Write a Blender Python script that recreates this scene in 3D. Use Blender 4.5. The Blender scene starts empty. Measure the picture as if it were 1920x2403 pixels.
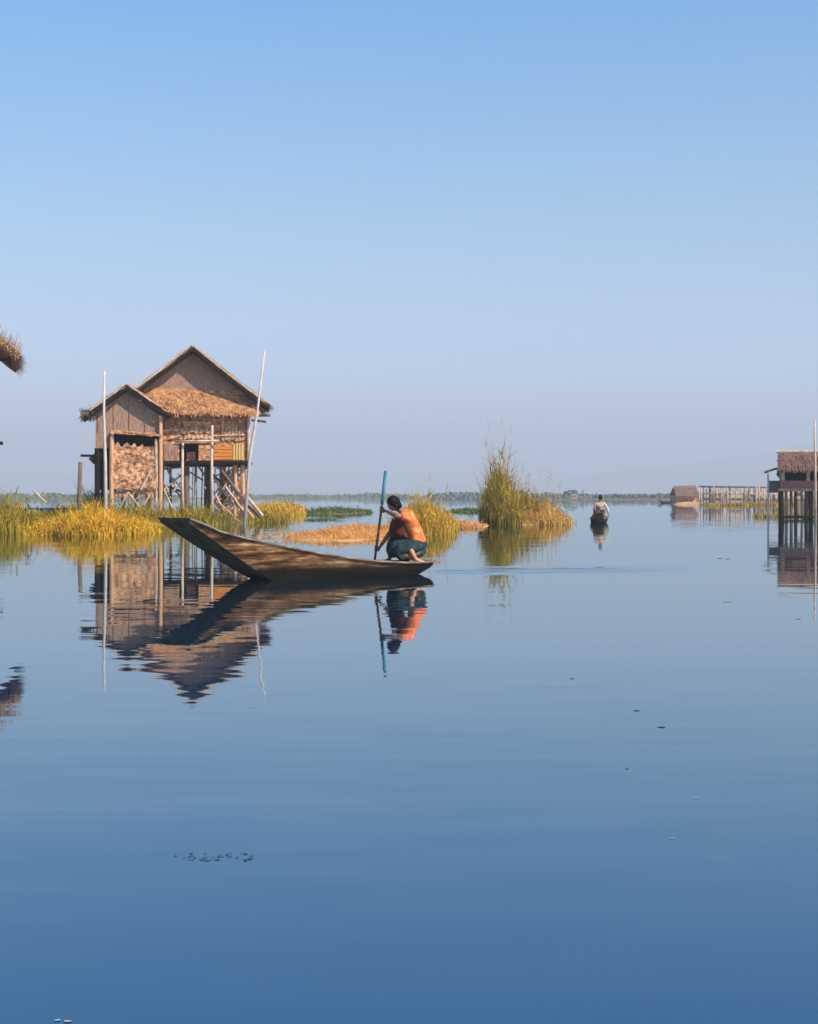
import bpy, math, random
from mathutils import Vector, Matrix, noise as mnoise
random.seed(7)
R = random.Random(11)
C = bpy.context.scene.collection
F, H, HY = 3600.0, 1.15, 1163.0       # focal length in photo pixels, eye height, horizon row
PI = math.pi

def P(px, py, D): return Vector(((px-960)/F*D, D, H-(py-HY)/F*D))
def W(px, py):
    D = H*F/(py-HY); return Vector(((px-960)/F*D, D, 0))

# ------------------------------------------------------------------ materials
def nm(name):
    m = bpy.data.materials.new(name); m.use_nodes = True
    nt = m.node_tree; b = nt.nodes['Principled BSDF']
    return m, nt, b
def ramp(nt, stops, interp='LINEAR'):
    r = nt.nodes.new('ShaderNodeValToRGB'); cr = r.color_ramp; cr.interpolation = interp
    while len(cr.elements) < len(stops): cr.elements.new(0.5)
    for e, (p, c) in zip(cr.elements, stops): e.position = p; e.color = (*c, 1)
    return r
def mat(name, cols, scale=3.0, stretch=(1,1,1), rough=0.85, bump=0.3, detail=6, island=0.0, lo=0.3, hi=0.7, spec=0.3, dist=0.03):
    m, nt, b = nm(name); N = nt.nodes; L = nt.links
    tc = N.new('ShaderNodeTexCoord'); mp = N.new('ShaderNodeMapping'); mp.inputs['Scale'].default_value = stretch
    L.new(tc.outputs['Object'], mp.inputs['Vector'])
    n = N.new('ShaderNodeTexNoise'); n.inputs['Scale'].default_value = scale; n.inputs['Detail'].default_value = detail
    n.inputs['Roughness'].default_value = 0.65
    L.new(mp.outputs[0], n.inputs['Vector'])
    k = len(cols); r = ramp(nt, [(lo+(hi-lo)*i/max(1,k-1), c) for i, c in enumerate(cols)])
    src = n.outputs['Fac']
    if island > 0:
        g = N.new('ShaderNodeNewGeometry'); mx = N.new('ShaderNodeMix')
        mx.inputs[0].default_value = island
        L.new(src, mx.inputs[2]); 
        mr = N.new('ShaderNodeMapRange'); mr.inputs['To Min'].default_value = lo; mr.inputs['To Max'].default_value = hi
        L.new(g.outputs['Random Per Island'], mr.inputs['Value']); L.new(mr.outputs[0], mx.inputs[3]); src = mx.outputs[0]
    L.new(src, r.inputs[0]); L.new(r.outputs[0], b.inputs['Base Color'])
    b.inputs['Roughness'].default_value = rough; b.inputs['Specular IOR Level'].default_value = spec
    if bump > 0:
        bp = N.new('ShaderNodeBump'); bp.inputs['Strength'].default_value = bump; bp.inputs['Distance'].default_value = dist
        L.new(n.outputs['Fac'], bp.inputs['Height']); L.new(bp.outputs[0], b.inputs['Normal'])
    return m
def leafmat(name, cols, trans=0.25, tint=None):
    """blades: colour differs blade by blade and in soft patches; a little light passes through"""
    m = mat(name, cols, scale=1.6, bump=0, island=0.45, rough=0.7, spec=0.15, lo=0.34, hi=0.66)
    nt = m.node_tree; N = nt.nodes; L = nt.links; b = N['Principled BSDF']; out = N['Material Output']
    tr = N.new('ShaderNodeBsdfTranslucent'); ms = N.new('ShaderNodeMixShader'); ms.inputs[0].default_value = trans
    L.new(b.inputs['Base Color'].links[0].from_socket, tr.inputs['Color'])
    L.new(b.outputs[0], ms.inputs[1]); L.new(tr.outputs[0], ms.inputs[2]); L.new(ms.outputs[0], out.inputs['Surface'])
    return m

M = {}
M['thatch']   = mat('thatch', [(0.1118,0.057,0.0264),(0.258,0.1292,0.0528),(0.4472,0.2508,0.1122),(0.516,0.3344,0.1914)], 5, (1,1,3.0), bump=.8, island=.5, lo=.25, hi=.75)
M['thatchy']  = mat('thatch_golden', [(0.07052,0.02873,0.01294),(0.2539,0.1085,0.04851),(0.4231,0.2107,0.08408),(0.5642,0.332,0.1423)], 3.5, (1,1,1.6), bump=1, island=.4, lo=.33, hi=.68)
M['thatchdk'] = mat('thatch_dark', [(.05,.035,.028),(.11,.08,.06),(.20,.15,.12)], 6, bump=.8, island=.5)
M['thatchbr'] = mat('thatch_brown', [(0.064,0.03264,0.0264),(0.1408,0.07616,0.06072),(0.2176,0.1251,0.1003)], 5, (1,1,3.0), bump=.8, island=.4)
M['mat_wall'] = mat('woven_mat', [(0.0602,0.02128,0.0099),(0.258,0.1064,0.0495),(0.4644,0.2204,0.1056),(0.602,0.342,0.198)], 5, (1,1,1.6), bump=.7, lo=.33, hi=.64, dist=.05)
M['mat_tan']  = mat('torn_mat', [(0.09494,0.03929,0.01733),(0.3481,0.1643,0.08316),(0.5222,0.2715,0.1455),(0.6013,0.3572,0.2218)], 5.5, (1.2,1,1), bump=.9, lo=.34, hi=.62, dist=.06)
M['board']    = mat('gable_board', [(0.1148,0.0646,0.0444),(0.2624,0.1596,0.111),(0.41,0.2584,0.1776)], 9, (3,1,.35), bump=.5)
M['board_gr'] = mat('grey_gable_board', [(0.077,0.07,0.07),(0.119,0.1085,0.1085),(0.168,0.147,0.14)], 9, (3,1,.35), bump=.5)
M['bamboo']   = mat('bamboo', [(.30,.19,.12),(.48,.35,.26),(.60,.48,.38)], 5, (1,1,.7), bump=.3)
M['bamboo_w'] = mat('pale_bamboo', [(.36,.30,.27),(.58,.50,.46)], 5, (1,1,.7), bump=.3)
M['post']     = mat('weathered_post', [(.06,.04,.03),(.13,.09,.065),(.22,.15,.11)], 8, (3,3,.4), bump=.6)
M['post_or']  = mat('orange_post', [(0.32,0.144,0.064),(0.528,0.288,0.152),(0.624,0.416,0.272)], 8, (3,3,.3), bump=.6)
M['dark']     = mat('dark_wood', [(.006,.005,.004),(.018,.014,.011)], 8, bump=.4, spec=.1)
M['orange']   = mat('orange_plank', [(0.36,0.088,0.012),(0.544,0.176,0.024),(0.64,0.28,0.056)], 5, (.4,1,5), bump=.3)
M['yellow']   = mat('yellow_plank', [(0.44,0.256,0.072),(0.64,0.44,0.176)], 6, (3,1,.5), bump=.3)
M['red']      = mat('red_cloth', [(.30,.06,.03),(.62,.24,.15),(.70,.42,.30)], 8, bump=.3)
M['redwall']  = mat('red_board', [(0.2,0.0612,0.0528),(0.336,0.1292,0.1122),(0.4,0.1836,0.1518)], 5, (.5,1,3), bump=.3)
M['grass_y']  = leafmat('grass_golden', [(.09,.09,.012),(.38,.24,.018),(.74,.39,.03),(.82,.48,.08)])
M['grass_g']  = leafmat('grass_green', [(0.043,0.056,0.009),(0.1548,0.144,0.0135),(0.4128,0.272,0.02625),(0.5676,0.368,0.075)])
M['grass_o']  = leafmat('grass_orange', [(0.1968,0.0902,0.0246),(0.5412,0.2542,0.0656),(0.7052,0.3772,0.1312),(0.738,0.5084,0.2788)])
M['grass_m']  = leafmat('grass_olive_gold', [(0.0774,0.08,0.01125),(0.2752,0.192,0.01875),(0.5676,0.32,0.0375),(0.6708,0.4,0.09)])
M['grass_g2'] = leafmat('grass_olive', [(0.0516,0.064,0.009),(0.172,0.144,0.0135),(0.3784,0.24,0.02625),(0.516,0.304,0.0675)])
M['grass_m2'] = leafmat('grass_straw', [(0.1376,0.088,0.015),(0.43,0.24,0.045),(0.6364,0.352,0.0975),(0.688,0.448,0.21)])
M['grass_p']  = leafmat('floating_plants', [(.03,.06,.02),(.09,.13,.03),(.22,.21,.05)])
M['plume']    = leafmat('plume', [(.42,.30,.24),(.58,.46,.38),(.66,.56,.48)])
M['mud']      = mat('mud', [(.07,.055,.02),(.16,.12,.04),(.24,.16,.06)], 3, bump=.5)
M['mud_o']    = mat('dry_mat_ground', [(.30,.14,.05),(.55,.30,.12),(.66,.42,.22)], 6, bump=.5)
M['skin']     = mat('skin', [(0.378,0.189,0.108),(0.45,0.243,0.144)], 6, bump=.05, rough=.55)
M['skin_dk']  = mat('tanned_skin', [(.20,.09,.05),(.27,.13,.08)], 6, bump=.05, rough=.55)
M['hair']     = mat('black_hair', [(.003,.003,.003),(.008,.006,.006)], 30, (1,1,.3), bump=.4, rough=.6, spec=.12)
M['shirt']    = mat('orange_shirt', [(.50,.06,.02),(.74,.16,.05),(.85,.40,.14)], 7, bump=.35, lo=.35, hi=.7)
M['skirt']    = mat('teal_skirt', [(.005,.012,.015),(.012,.032,.04),(.05,.10,.11)], 9, (1,1,1), bump=.5, lo=.35, hi=.75)
M['cream']    = mat('cream_shirt', [(0.368,0.296,0.216),(0.496,0.416,0.32)], 6, bump=.3)
M['shade_red']  = mat('shaded_shirt_red', [(.05,.008,.006),(.13,.025,.015)], 9, bump=.4)  # shade on the front of the orange top, put into a darker red
M['maroon']   = mat('dark_maroon_cloth', [(.02,.008,.006),(.06,.02,.012)], 6, bump=.3)
M['paddle_b'] = mat('blue_paint', [(.012,.085,.14),(.02,.15,.23)], 12, (3,3,.5), bump=.2, rough=.5)
M['paddle_w'] = mat('paddle_wood', [(.10,.04,.012),(.26,.12,.03)], 12, (3,3,.5), bump=.2, rough=.6)
M['eye']      = mat('eye_white', [(.10,.08,.07),(.14,.11,.10)], 6, bump=0)
M['foam']     = mat('foam', [(.22,.27,.32),(.34,.4,.44)], 40, bump=.2)
M['weed']     = mat('dark_weed', [(.012,.02,.03),(.03,.04,.04)], 30, bump=.2)
M['far_green']= mat('far_foliage', [(.06,.08,.035),(.13,.14,.06),(.20,.19,.09)], .15, bump=0, island=.5)
M['far_tree'] = mat('far_trees', [(0.0504,0.0792,0.063),(0.1008,0.1224,0.099),(0.1728,0.1728,0.162)], .15, bump=0, island=.6)
M['far_wall'] = mat('far_wall', [(.5,.45,.42),(.7,.65,.6)], .5, bump=0)
M['far_roof'] = mat('far_roof', [(0.14,0.078,0.0605),(0.224,0.144,0.11)], .5, bump=0)
M['stake']    = mat('fence_stake', [(.20,.12,.08),(.36,.24,.17),(.50,.36,.27)], 3, bump=0)
M['mat_pink'] = mat('pale_screen', [(.30,.19,.13),(.50,.37,.29),(.62,.48,.40)], 2.5, (3,1,.6), bump=0)
M['hills']    = mat('hills', [(.20,.26,.28),(.28,.33,.34)], .002, bump=0)

# hull: weathered planks, tarred low down
def hull_mat():
    m, nt, b = nm('canoe_planks'); N = nt.nodes; L = nt.links
    tc = N.new('ShaderNodeTexCoord')
    mp = N.new('ShaderNodeMapping'); mp.inputs['Rotation'].default_value = (0,0,0); mp.inputs['Scale'].default_value = (.9,.9,7)
    L.new(tc.outputs['Object'], mp.inputs['Vector'])
    n = N.new('ShaderNodeTexNoise'); n.inputs['Scale'].default_value = 2.2; n.inputs['Detail'].default_value = 9; n.inputs['Roughness'].default_value=.7
    L.new(mp.outputs[0], n.inputs['Vector'])
    r = ramp(nt, [(.34,(.015,.007,.003)),(.44,(.07,.033,.014)),(.54,(.19,.095,.042)),(.66,(.46,.28,.15))])
    L.new(n.outputs['Fac'], r.inputs[0])
    n2 = N.new('ShaderNodeTexNoise'); n2.inputs['Scale'].default_value = 4; n2.inputs['Detail'].default_value = 5
    L.new(tc.outputs['Object'], n2.inputs['Vector'])
    sp = N.new('ShaderNodeSeparateXYZ'); L.new(tc.outputs['Object'], sp.inputs[0])
    ma = N.new('ShaderNodeMath'); ma.operation='MULTIPLY_ADD'; ma.inputs[1].default_value = -.10; L.new(n2.outputs['Fac'], ma.inputs[0]); L.new(sp.outputs['Z'], ma.inputs[2])
    mr = N.new('ShaderNodeMapRange'); mr.inputs['From Min'].default_value=.08; mr.inputs['From Max'].default_value=.19
    L.new(ma.outputs[0], mr.inputs['Value'])
    mx = N.new('ShaderNodeMix'); mx.data_type='RGBA'; mx.inputs[6].default_value=(.010,.009,.006,1)
    L.new(mr.outputs[0], mx.inputs[0]); L.new(r.outputs[0], mx.inputs[7]); L.new(mx.outputs[2], b.inputs['Base Color'])
    b.inputs['Roughness'].default_value=.75; b.inputs['Specular IOR Level'].default_value=.12
    bp = N.new('ShaderNodeBump'); bp.inputs['Strength'].default_value=.5; bp.inputs['Distance'].default_value=.02
    L.new(n.outputs['Fac'], bp.inputs['Height']); L.new(bp.outputs[0], b.inputs['Normal'])
    return m
M['hull'] = hull_mat()
M['hull_bot'] = mat('tarred_bottom', [(.020,.018,.008),(.05,.043,.018),(.10,.08,.035)], 5, (1,1,1), bump=.5)
M['hull_in'] = mat('canoe_inside', [(.06,.045,.035),(.16,.12,.09),(.28,.22,.17)], 5, (1,1,3), bump=.4)

# ------------------------------------------------------------------ mesh builder
class MB:
    def __init__(s): s.v=[]; s.f=[]; s.mi=[]
    def add(s, vs, fs, mi=0):
        k=len(s.v); s.v += [tuple(v) for v in vs]
        for f in fs: s.f.append([k+i for i in f]); s.mi.append(mi)
    def box(s, a, b, mi=0):
        x0,y0,z0=a; x1,y1,z1=b
        s.add([(x0,y0,z0),(x1,y0,z0),(x1,y1,z0),(x0,y1,z0),(x0,y0,z1),(x1,y0,z1),(x1,y1,z1),(x0,y1,z1)],
              [(0,3,2,1),(4,5,6,7),(0,1,5,4),(1,2,6,5),(2,3,7,6),(3,0,4,7)], mi)
    def tube(s, pts, rad, n=8, mi=0, jit=0):
        pts=[Vector(p) for p in pts]
        if not hasattr(rad,'__len__'): rad=[rad]*len(pts)
        base=len(s.v)
        for i,p in enumerate(pts):
            t=(pts[min(i+1,len(pts)-1)]-pts[max(i-1,0)]).normalized()
            a=Vector((1,0,0)) if abs(t.x)<.8 else Vector((0,1,0))
            u=t.cross(a).normalized(); w=t.cross(u)
            for k in range(n):
                an=2*PI*k/n; r=rad[i]*(1+R.uniform(-jit,jit))
                s.v.append(tuple(p+u*math.cos(an)*r+w*math.sin(an)*r))
        for i in range(len(pts)-1):
            for k in range(n):
                a=base+i*n+k; b=base+i*n+(k+1)%n
                s.f.append([a,b,b+n,a+n]); s.mi.append(mi)
        s.f.append([base+k for k in range(n)][::-1]); s.mi.append(mi)
        s.f.append([base+(len(pts)-1)*n+k for k in range(n)]); s.mi.append(mi)
    def beam(s, a, b, w, h, mi=0):
        a=Vector(a); b=Vector(b); t=(b-a).normalized()
        up=Vector((0,0,1)) if abs(t.z)<.9 else Vector((0,1,0))
        u=t.cross(up).normalized()*w/2; q=u.cross(t).normalized()*h/2
        vs=[a-u-q,a+u-q,a+u+q,a-u+q,b-u-q,b+u-q,b+u+q,b-u+q]
        s.add(vs,[(0,3,2,1),(4,5,6,7),(0,1,5,4),(1,2,6,5),(2,3,7,6),(3,0,4,7)],mi)
    def prism(s, poly, y0, y1, mi=0):
        """polygon in x,z extruded along y"""
        n=len(poly); vs=[(x,y0,z) for x,z in poly]+[(x,y1,z) for x,z in poly]
        fs=[list(range(n)), list(range(2*n-1,n-1,-1))]+[(i,i+n,(i+1)%n+n,(i+1)%n) for i in range(n)]
        s.add(vs,fs,mi)
    def quad(s,a,b,c,d,mi=0): s.add([a,b,c,d],[(0,1,2,3)],mi)
    def blade(s, p, h, lean, w, ang, seg=3):
        """tapered bent strip: root p, height h, lean = horizontal Vector reached at tip"""
        wd=Vector((math.cos(ang),math.sin(ang),0))*w/2
        vs=[]; 
        for i in range(seg+1):
            t=i/seg; c=Vector(p)+lean*(t**1.8)+Vector((0,0,h*(t-.12*t*t*lean.length/max(h,.01))))
            k=(1-t*.85); vs+= [c-wd*k, c+wd*k]
        s.add(vs,[(2*i,2*i+1,2*i+3,2*i+2) for i in range(seg)])
    def build(s, name, m, parent=None, origin=None, smooth=False):
        me=bpy.data.meshes.new(name)
        o0 = Vector(origin) if origin is not None else Vector((0,0,0))
        me.from_pydata([tuple(Vector(v)-o0) for v in s.v],[],s.f)
        ms = m if isinstance(m,(list,tuple)) else [m]
        for x in ms: me.materials.append(M[x] if isinstance(x,str) else x)
        if len(ms)>1: me.polygons.foreach_set('material_index', s.mi)
        if smooth: me.polygons.foreach_set('use_smooth',[True]*len(me.polygons))
        me.update()
        ob=bpy.data.objects.new(name,me); C.objects.link(ob)
        if parent is not None: ob.parent=parent
        else: ob.location=o0
        return ob
def tag(o,label=None,cat=None,group=None,kind=None):
    if label: o['label']=label
    if cat: o['category']=cat
    if group: o['group']=group
    if kind: o['kind']=kind
    return o
def thing(name,label,cat,loc=(0,0,0),rz=0,group=None):
    o=bpy.data.objects.new(name,None); C.objects.link(o); o.location=loc; o.rotation_euler=(0,0,rz)
    o.empty_display_size=.3
    return tag(o,label,cat,group)

# ------------------------------------------------------------------ camera, world, sun
cam=bpy.data.cameras.new('camera'); co=bpy.data.objects.new('camera',cam); C.objects.link(co)
co.location=(0,0,H); co.rotation_euler=(PI/2,0,0)
cam.sensor_fit='HORIZONTAL'; cam.sensor_width=36; cam.lens=F/1920*36; cam.shift_y=-(1201.5-HY)/1920
cam.clip_start=.1; cam.clip_end=60000
sc=bpy.context.scene; sc.camera=co
SUN_EL=math.radians(42); SUN_AZ=math.radians(52)      # azimuth to the right of straight behind the camera
sd=Vector((math.sin(SUN_AZ)*math.cos(SUN_EL), -math.cos(SUN_AZ)*math.cos(SUN_EL), math.sin(SUN_EL)))
sl=bpy.data.lights.new('sun','SUN'); so=bpy.data.objects.new('sun',sl); C.objects.link(so)
sl.energy=5.0; sl.angle=math.radians(.5); sl.color=(1,.88,.73)
so.rotation_euler=sd.to_track_quat('Z','Y').to_euler(); so.location=(30,-30,40)
wd=bpy.data.worlds.new('World'); sc.world=wd; wd.use_nodes=True
nt=wd.node_tree; N=nt.nodes; L=nt.links; bg=N['Background']
sky=N.new('ShaderNodeTexSky'); sky.sky_type='NISHITA'; sky.sun_disc=False
sky.sun_elevation=SUN_EL; sky.sun_rotation=math.atan2(sd.x,sd.y)
sky.air_density=1.0; sky.dust_density=1.2; sky.ozone_density=1.0; sky.altitude=800
tc=N.new('ShaderNodeTexCoord'); sp=N.new('ShaderNodeSeparateXYZ'); L.new(tc.outputs['Generated'],sp.inputs[0])
SKYT=[(0.0,(1.12,1.16,1.78)),(0.06,(.95,.98,1.30)),(0.127,(.74,.88,1.01)),(0.19,(.57,.87,1.01)),(.257,(.36,.86,1.07)),(0.31,(.18,.85,1.17)),(.42,(.14,.90,1.30)),(.65,(.25,.5,.75)),(1.0,(.28,.42,.6))]
rp=ramp(nt,SKYT); L.new(sp.outputs['Z'],rp.inputs[0])
mx=N.new('ShaderNodeMix'); mx.data_type='RGBA'; mx.blend_type='MULTIPLY'; mx.inputs[0].default_value=1
L.new(sky.outputs[0],mx.inputs[6]); L.new(rp.outputs[0],mx.inputs[7]); L.new(mx.outputs[2],bg.inputs['Color'])
bg.inputs['Strength'].default_value=.108
sc.view_settings.view_transform='Standard'; sc.view_settings.look='None'; sc.view_settings.gamma=1; sc.view_settings.exposure=.72
sc.cycles.max_bounces=6; sc.cycles.volume_bounces=0; sc.cycles.sample_clamp_indirect=4
sc.cycles.use_denoising=True

# ------------------------------------------------------------------ water
def water_mat():
    m,nt,b=nm('lake_water'); N=nt.nodes; L=nt.links; N.remove(b)
    g=N.new('ShaderNodeNewGeometry')
    def vm(op,a,bv=None):
        n=N.new('ShaderNodeVectorMath'); n.operation=op; L.new(a,n.inputs[0])
        if bv is not None:
            if isinstance(bv,tuple): n.inputs[1].default_value=bv
            else: L.new(bv,n.inputs[1])
        return n.outputs[0]
    def noi(scale,detail,off):
        v=vm('MULTIPLY',g.outputs['Position'],scale); v=vm('ADD',v,off)
        n=N.new('ShaderNodeTexNoise'); n.inputs['Scale'].default_value=1; n.inputs['Detail'].default_value=detail
        L.new(v,n.inputs['Vector']); return n
    def mth(op,a,bv,c=None):
        n=N.new('ShaderNodeMath'); n.operation=op
        for i,x in enumerate((a,bv,c)):
            if x is None: continue
            if isinstance(x,(int,float)): n.inputs[i].default_value=x
            else: L.new(x,n.inputs[i])
        return n.outputs[0]
    n1=noi((1.2,4.4,1),2.0,(0,0,3.3)); n2=noi((.3,1.0,1),1.5,(5,9,1.7)); n3=noi((.05,.11,1),1,(1,2,8))
    # slopes: vectors centred on zero
    n5=noi((2.6,10,1),1.5,(7,3,5))
    s5=vm('MULTIPLY',vm('SUBTRACT',n5.outputs['Color'],(.5,.5,.5)),(.004,.013,0))
    s1=vm('MULTIPLY',vm('SUBTRACT',n1.outputs['Color'],(.5,.5,.5)),(.006,.027,0))
    s2=vm('MULTIPLY',vm('SUBTRACT',n2.outputs['Color'],(.5,.5,.5)),(.003,.012,0))
    patch=N.new('ShaderNodeMapRange'); patch.inputs['From Min'].default_value=.38; patch.inputs['From Max'].default_value=.68
    patch.inputs['To Min'].default_value=.35; patch.inputs['To Max'].default_value=1.5; L.new(n3.outputs['Fac'],patch.inputs['Value'])
    cb=N.new('ShaderNodeCombineXYZ'); [L.new(patch.outputs[0],cb.inputs[i]) for i in range(3)]
    s=vm('MULTIPLY',vm('ADD',vm('ADD',s1,s5),s2),cb.outputs[0])
    # wake behind the stern: band fanning out to the right
    sp=N.new('ShaderNodeSeparateXYZ'); L.new(g.outputs['Position'],sp.inputs[0])
    yc=mth('MULTIPLY_ADD',sp.outputs['X'],.28,23.2); dy=mth('ABSOLUTE',mth('SUBTRACT',sp.outputs['Y'],yc),0)
    wid=mth('MULTIPLY_ADD',sp.outputs['X'],.25,1.1)
    my=mth('SUBTRACT',1,mth('DIVIDE',dy,wid)); my=mth('MAXIMUM',my,0)
    mxr=N.new('ShaderNodeMapRange'); mxr.interpolation_type='SMOOTHSTEP'; mxr.inputs['From Min'].default_value=.0; mxr.inputs['From Max'].default_value=.7; L.new(sp.outputs['X'],mxr.inputs['Value'])
    mxf=N.new('ShaderNodeMapRange'); mxf.interpolation_type='SMOOTHSTEP'; mxf.inputs['From Min'].default_value=6.0; mxf.inputs['From Max'].default_value=1.2; L.new(sp.outputs['X'],mxf.inputs['Value'])
    wk=mth('MULTIPLY',mth('MULTIPLY',my,mxr.outputs[0]),mxf.outputs[0])
    n4=noi((.5,3.2,1),3,(3,1,2))
    s4=vm('MULTIPLY',vm('SUBTRACT',n4.outputs['Color'],(.5,.60,.5)),(.03,.75,0))
    cw=N.new('ShaderNodeCombineXYZ'); [L.new(wk,cw.inputs[i]) for i in range(3)]
    s=vm('ADD',s,vm('MULTIPLY',s4,cw.outputs[0]))
    nrm=vm('NORMALIZE',vm('ADD',s,(0,0,1)))
    fr=N.new('ShaderNodeFresnel'); fr.inputs['IOR'].default_value=2.15; L.new(nrm,fr.inputs['Normal'])
    gl=N.new('ShaderNodeBsdfGlossy'); gl.inputs['Roughness'].default_value=.012; gl.inputs['Color'].default_value=(.89,.985,1,1); L.new(nrm,gl.inputs['Normal'])
    di=N.new('ShaderNodeBsdfDiffuse'); di.inputs['Color'].default_value=(.0003,.030,.088,1)
    # light scattered up by the water crosses the surface twice, so it fades twice as fast towards grazing
    dk=N.new('ShaderNodeBsdfDiffuse'); dk.inputs['Color'].default_value=(.004,.005,.004,1)
    q=mth('SUBTRACT',1,fr.outputs[0]); q=mth('MULTIPLY',mth('MULTIPLY',q,q),3.0); q=mth('MINIMUM',q,1.0)
    mb_=N.new('ShaderNodeMixShader'); L.new(q,mb_.inputs[0]); L.new(dk.outputs[0],mb_.inputs[1]); L.new(di.outputs[0],mb_.inputs[2])
    ms=N.new('ShaderNodeMixShader'); L.new(fr.outputs[0],ms.inputs[0]); L.new(mb_.outputs[0],ms.inputs[1]); L.new(gl.outputs[0],ms.inputs[2])
    L.new(ms.outputs[0],N['Material Output'].inputs['Surface'])
    return m
M['water']=water_mat()
w=MB(); w.quad((-3750,-100,0),(3750,-100,0),(3750,5950,0),(-3750,5950,0))
tag(w.build('water','water'),kind='structure')

# hills far off, behind the haze
hb=MB(); n=90
def hz(x):
    x=x*2.4; a=math.exp(-((x-2300)/900)**2)*420+math.exp(-((x-900)/900)**2)*150+math.exp(-((x-3900)/1100)**2)*380
    return max(8,a+60*mnoise.noise(Vector((x/420,3.3,0)))+25*mnoise.noise(Vector((x/130,1.3,0))))/4.0
xs=[-600+i*2700/n for i in range(n+1)]
vs=[]; 
for x in xs: z=hz(x); vs+=[(x*1.7,4950,-1),(x*1.7,5050,z*1.0),(x*1.7,5350,z*1.7),(x*1.7,5650,-1)]
hb.add(vs,[(4*i+k,4*i+4+k,4*i+5+k,4*i+1+k) for i in range(n) for k in range(3)])
tag(hb.build('hills','hills',smooth=True),kind='structure')

# ------------------------------------------------------------------ haze
HZ=True
if HZ:
    m,nt,b=nm('haze'); N=nt.nodes; L=nt.links; N.remove(b)
    pv=N.new('ShaderNodeVolumePrincipled'); pv.inputs['Color'].default_value=(.76,.86,1.0,1); pv.inputs['Density'].default_value=.00068; pv.inputs['Anisotropy'].default_value=.0
    L.new(pv.outputs[0],N['Material Output'].inputs['Volume'])
    z=MB(); z.box((-3800,-120,-3.2),(3800,6000,240)); tag(z.build('haze',m),kind='stuff')

# ------------------------------------------------------------------ vegetation helpers
def inside(e):
    cx,cy,rx,ry=e[:4]
    a=R.uniform(0,2*PI); r=math.sqrt(R.random()); return cx+rx*r*math.cos(a), cy+ry*r*math.sin(a), r
def clump(name,label,cat,ells,m,wd=.03,lean=.35,wind=(-.05,0),group=None,kind=None,plumes=0,ph=1.0,bushy=False,leaf=.4,cone=.5):
    """ells: (cx,cy,rx,ry,height,count) ellipses of blades"""
    o0=Vector((ells[0][0],ells[0][1],0)); mb=MB()
    for e in ells:
        tufts=[(*inside(e),R.uniform(.5,1.15)) for _ in range(max(3,e[5]//28))]
        for _ in range(e[5]):
            if R.random()<.75:
                tx,ty,r,th=R.choice(tufts); x=tx+R.gauss(0,.13); y=ty+R.gauss(0,.13)
            else: x,y,r=inside(e); th=.8
            h=e[4]*th*R.uniform(.45,1.05)*(1-cone*r**1.3)
            a=R.uniform(0,2*PI); l=Vector((math.cos(a),math.sin(a),0))*lean*h*R.uniform(.2,1.3)+Vector((wind[0],wind[1],0))*h
            if R.random()<leaf:
                z0=h*R.uniform(.15,.8); hh=h*R.uniform(.12,.35); a=R.uniform(0,2*PI)
                mb.blade((x+l.x*.3,y+l.y*.3,z0),hh,Vector((math.cos(a),math.sin(a),-.35))*hh*R.uniform(.5,1.3),wd*R.uniform(1.1,2.0),R.uniform(0,PI),2)
            else: mb.blade((x,y,-.04),h,l,wd*R.uniform(.6,1.3),R.uniform(0,PI))
    if plumes or bushy:
        root=thing(name,label,cat,o0,group=group)
        mb.build('blades',m,root,o0)
        for i in range(plumes):
            e=ells[i%len(ells)]; x,y,r=inside((e[0],e[1],e[2]*.8,e[3]*.8)); h=e[4]*ph*R.uniform(.9,1.35)
            a=R.uniform(0,2*PI); l=Vector((math.cos(a),math.sin(a),0))*.15*h
            st=MB(); st.blade((x,y,0),h,l,.018,R.uniform(0,PI)); st.build('stem',m,root,o0); pm=MB()
            top=Vector((x,y,h*.9))+l*.8
            for k in range(16):
                q=top+Vector((0,0,R.uniform(-.28,.12)))
                aa=R.uniform(0,2*PI); pm.blade(q,R.uniform(.10,.22),Vector((math.cos(aa),math.sin(aa),0))*R.uniform(.02,.09),.014,R.uniform(0,PI),2)
            pm.build('plume','plume',root,o0)
        return root
    o=mb.build(name,m,None,o0); return tag(o,label,cat,group,kind)
def bank(ells,m='mud',name='mud_bank',zt=.10):
    mb=MB()
    for (cx,cy,rx,ry) in ells:
        n=36; rings=[(1.05,-.05),(.95,.02),(.7,zt*.8),(.35,zt)]; vs=[]
        for (k,z) in rings:
            for i in range(n):
                a=2*PI*i/n; q=k*(1+.13*mnoise.noise(Vector((cx+math.cos(a)*1.7,cy+math.sin(a)*1.7,k))))
                vs.append((cx+rx*q*math.cos(a),cy+ry*q*math.sin(a),z+.03*mnoise.noise(Vector((i*.7,k*5,cx)))))
        vs.append((cx,cy,zt)); fs=[]
        for j in range(len(rings)-1):
            for i in range(n): fs.append((j*n+i,j*n+(i+1)%n,(j+1)*n+(i+1)%n,(j+1)*n+i))
        k=(len(rings)-1)*n
        for i in range(n): fs.append((k+i,k+(i+1)%n,len(vs)-1))
        mb.add(vs,fs)
    c=Vector((ells[0][0],ells[0][1],0)); return tag(mb.build(name,m,None,c,True),kind='structure')
def E(x0,x1,ybase,D2,h,n):
    """ellipse whose front edge meets the water at row ybase between columns x0..x1 and reaches back to D2"""
    D=H*F/(ybase-HY); cy=(D+D2)/2; rx=(x1-x0)/2/F*(D*.6+cy*.4); cx=((x0+x1)/2-960)/F*cy
    return (cx,cy,rx,(D2-D)/2,h,n)

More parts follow.
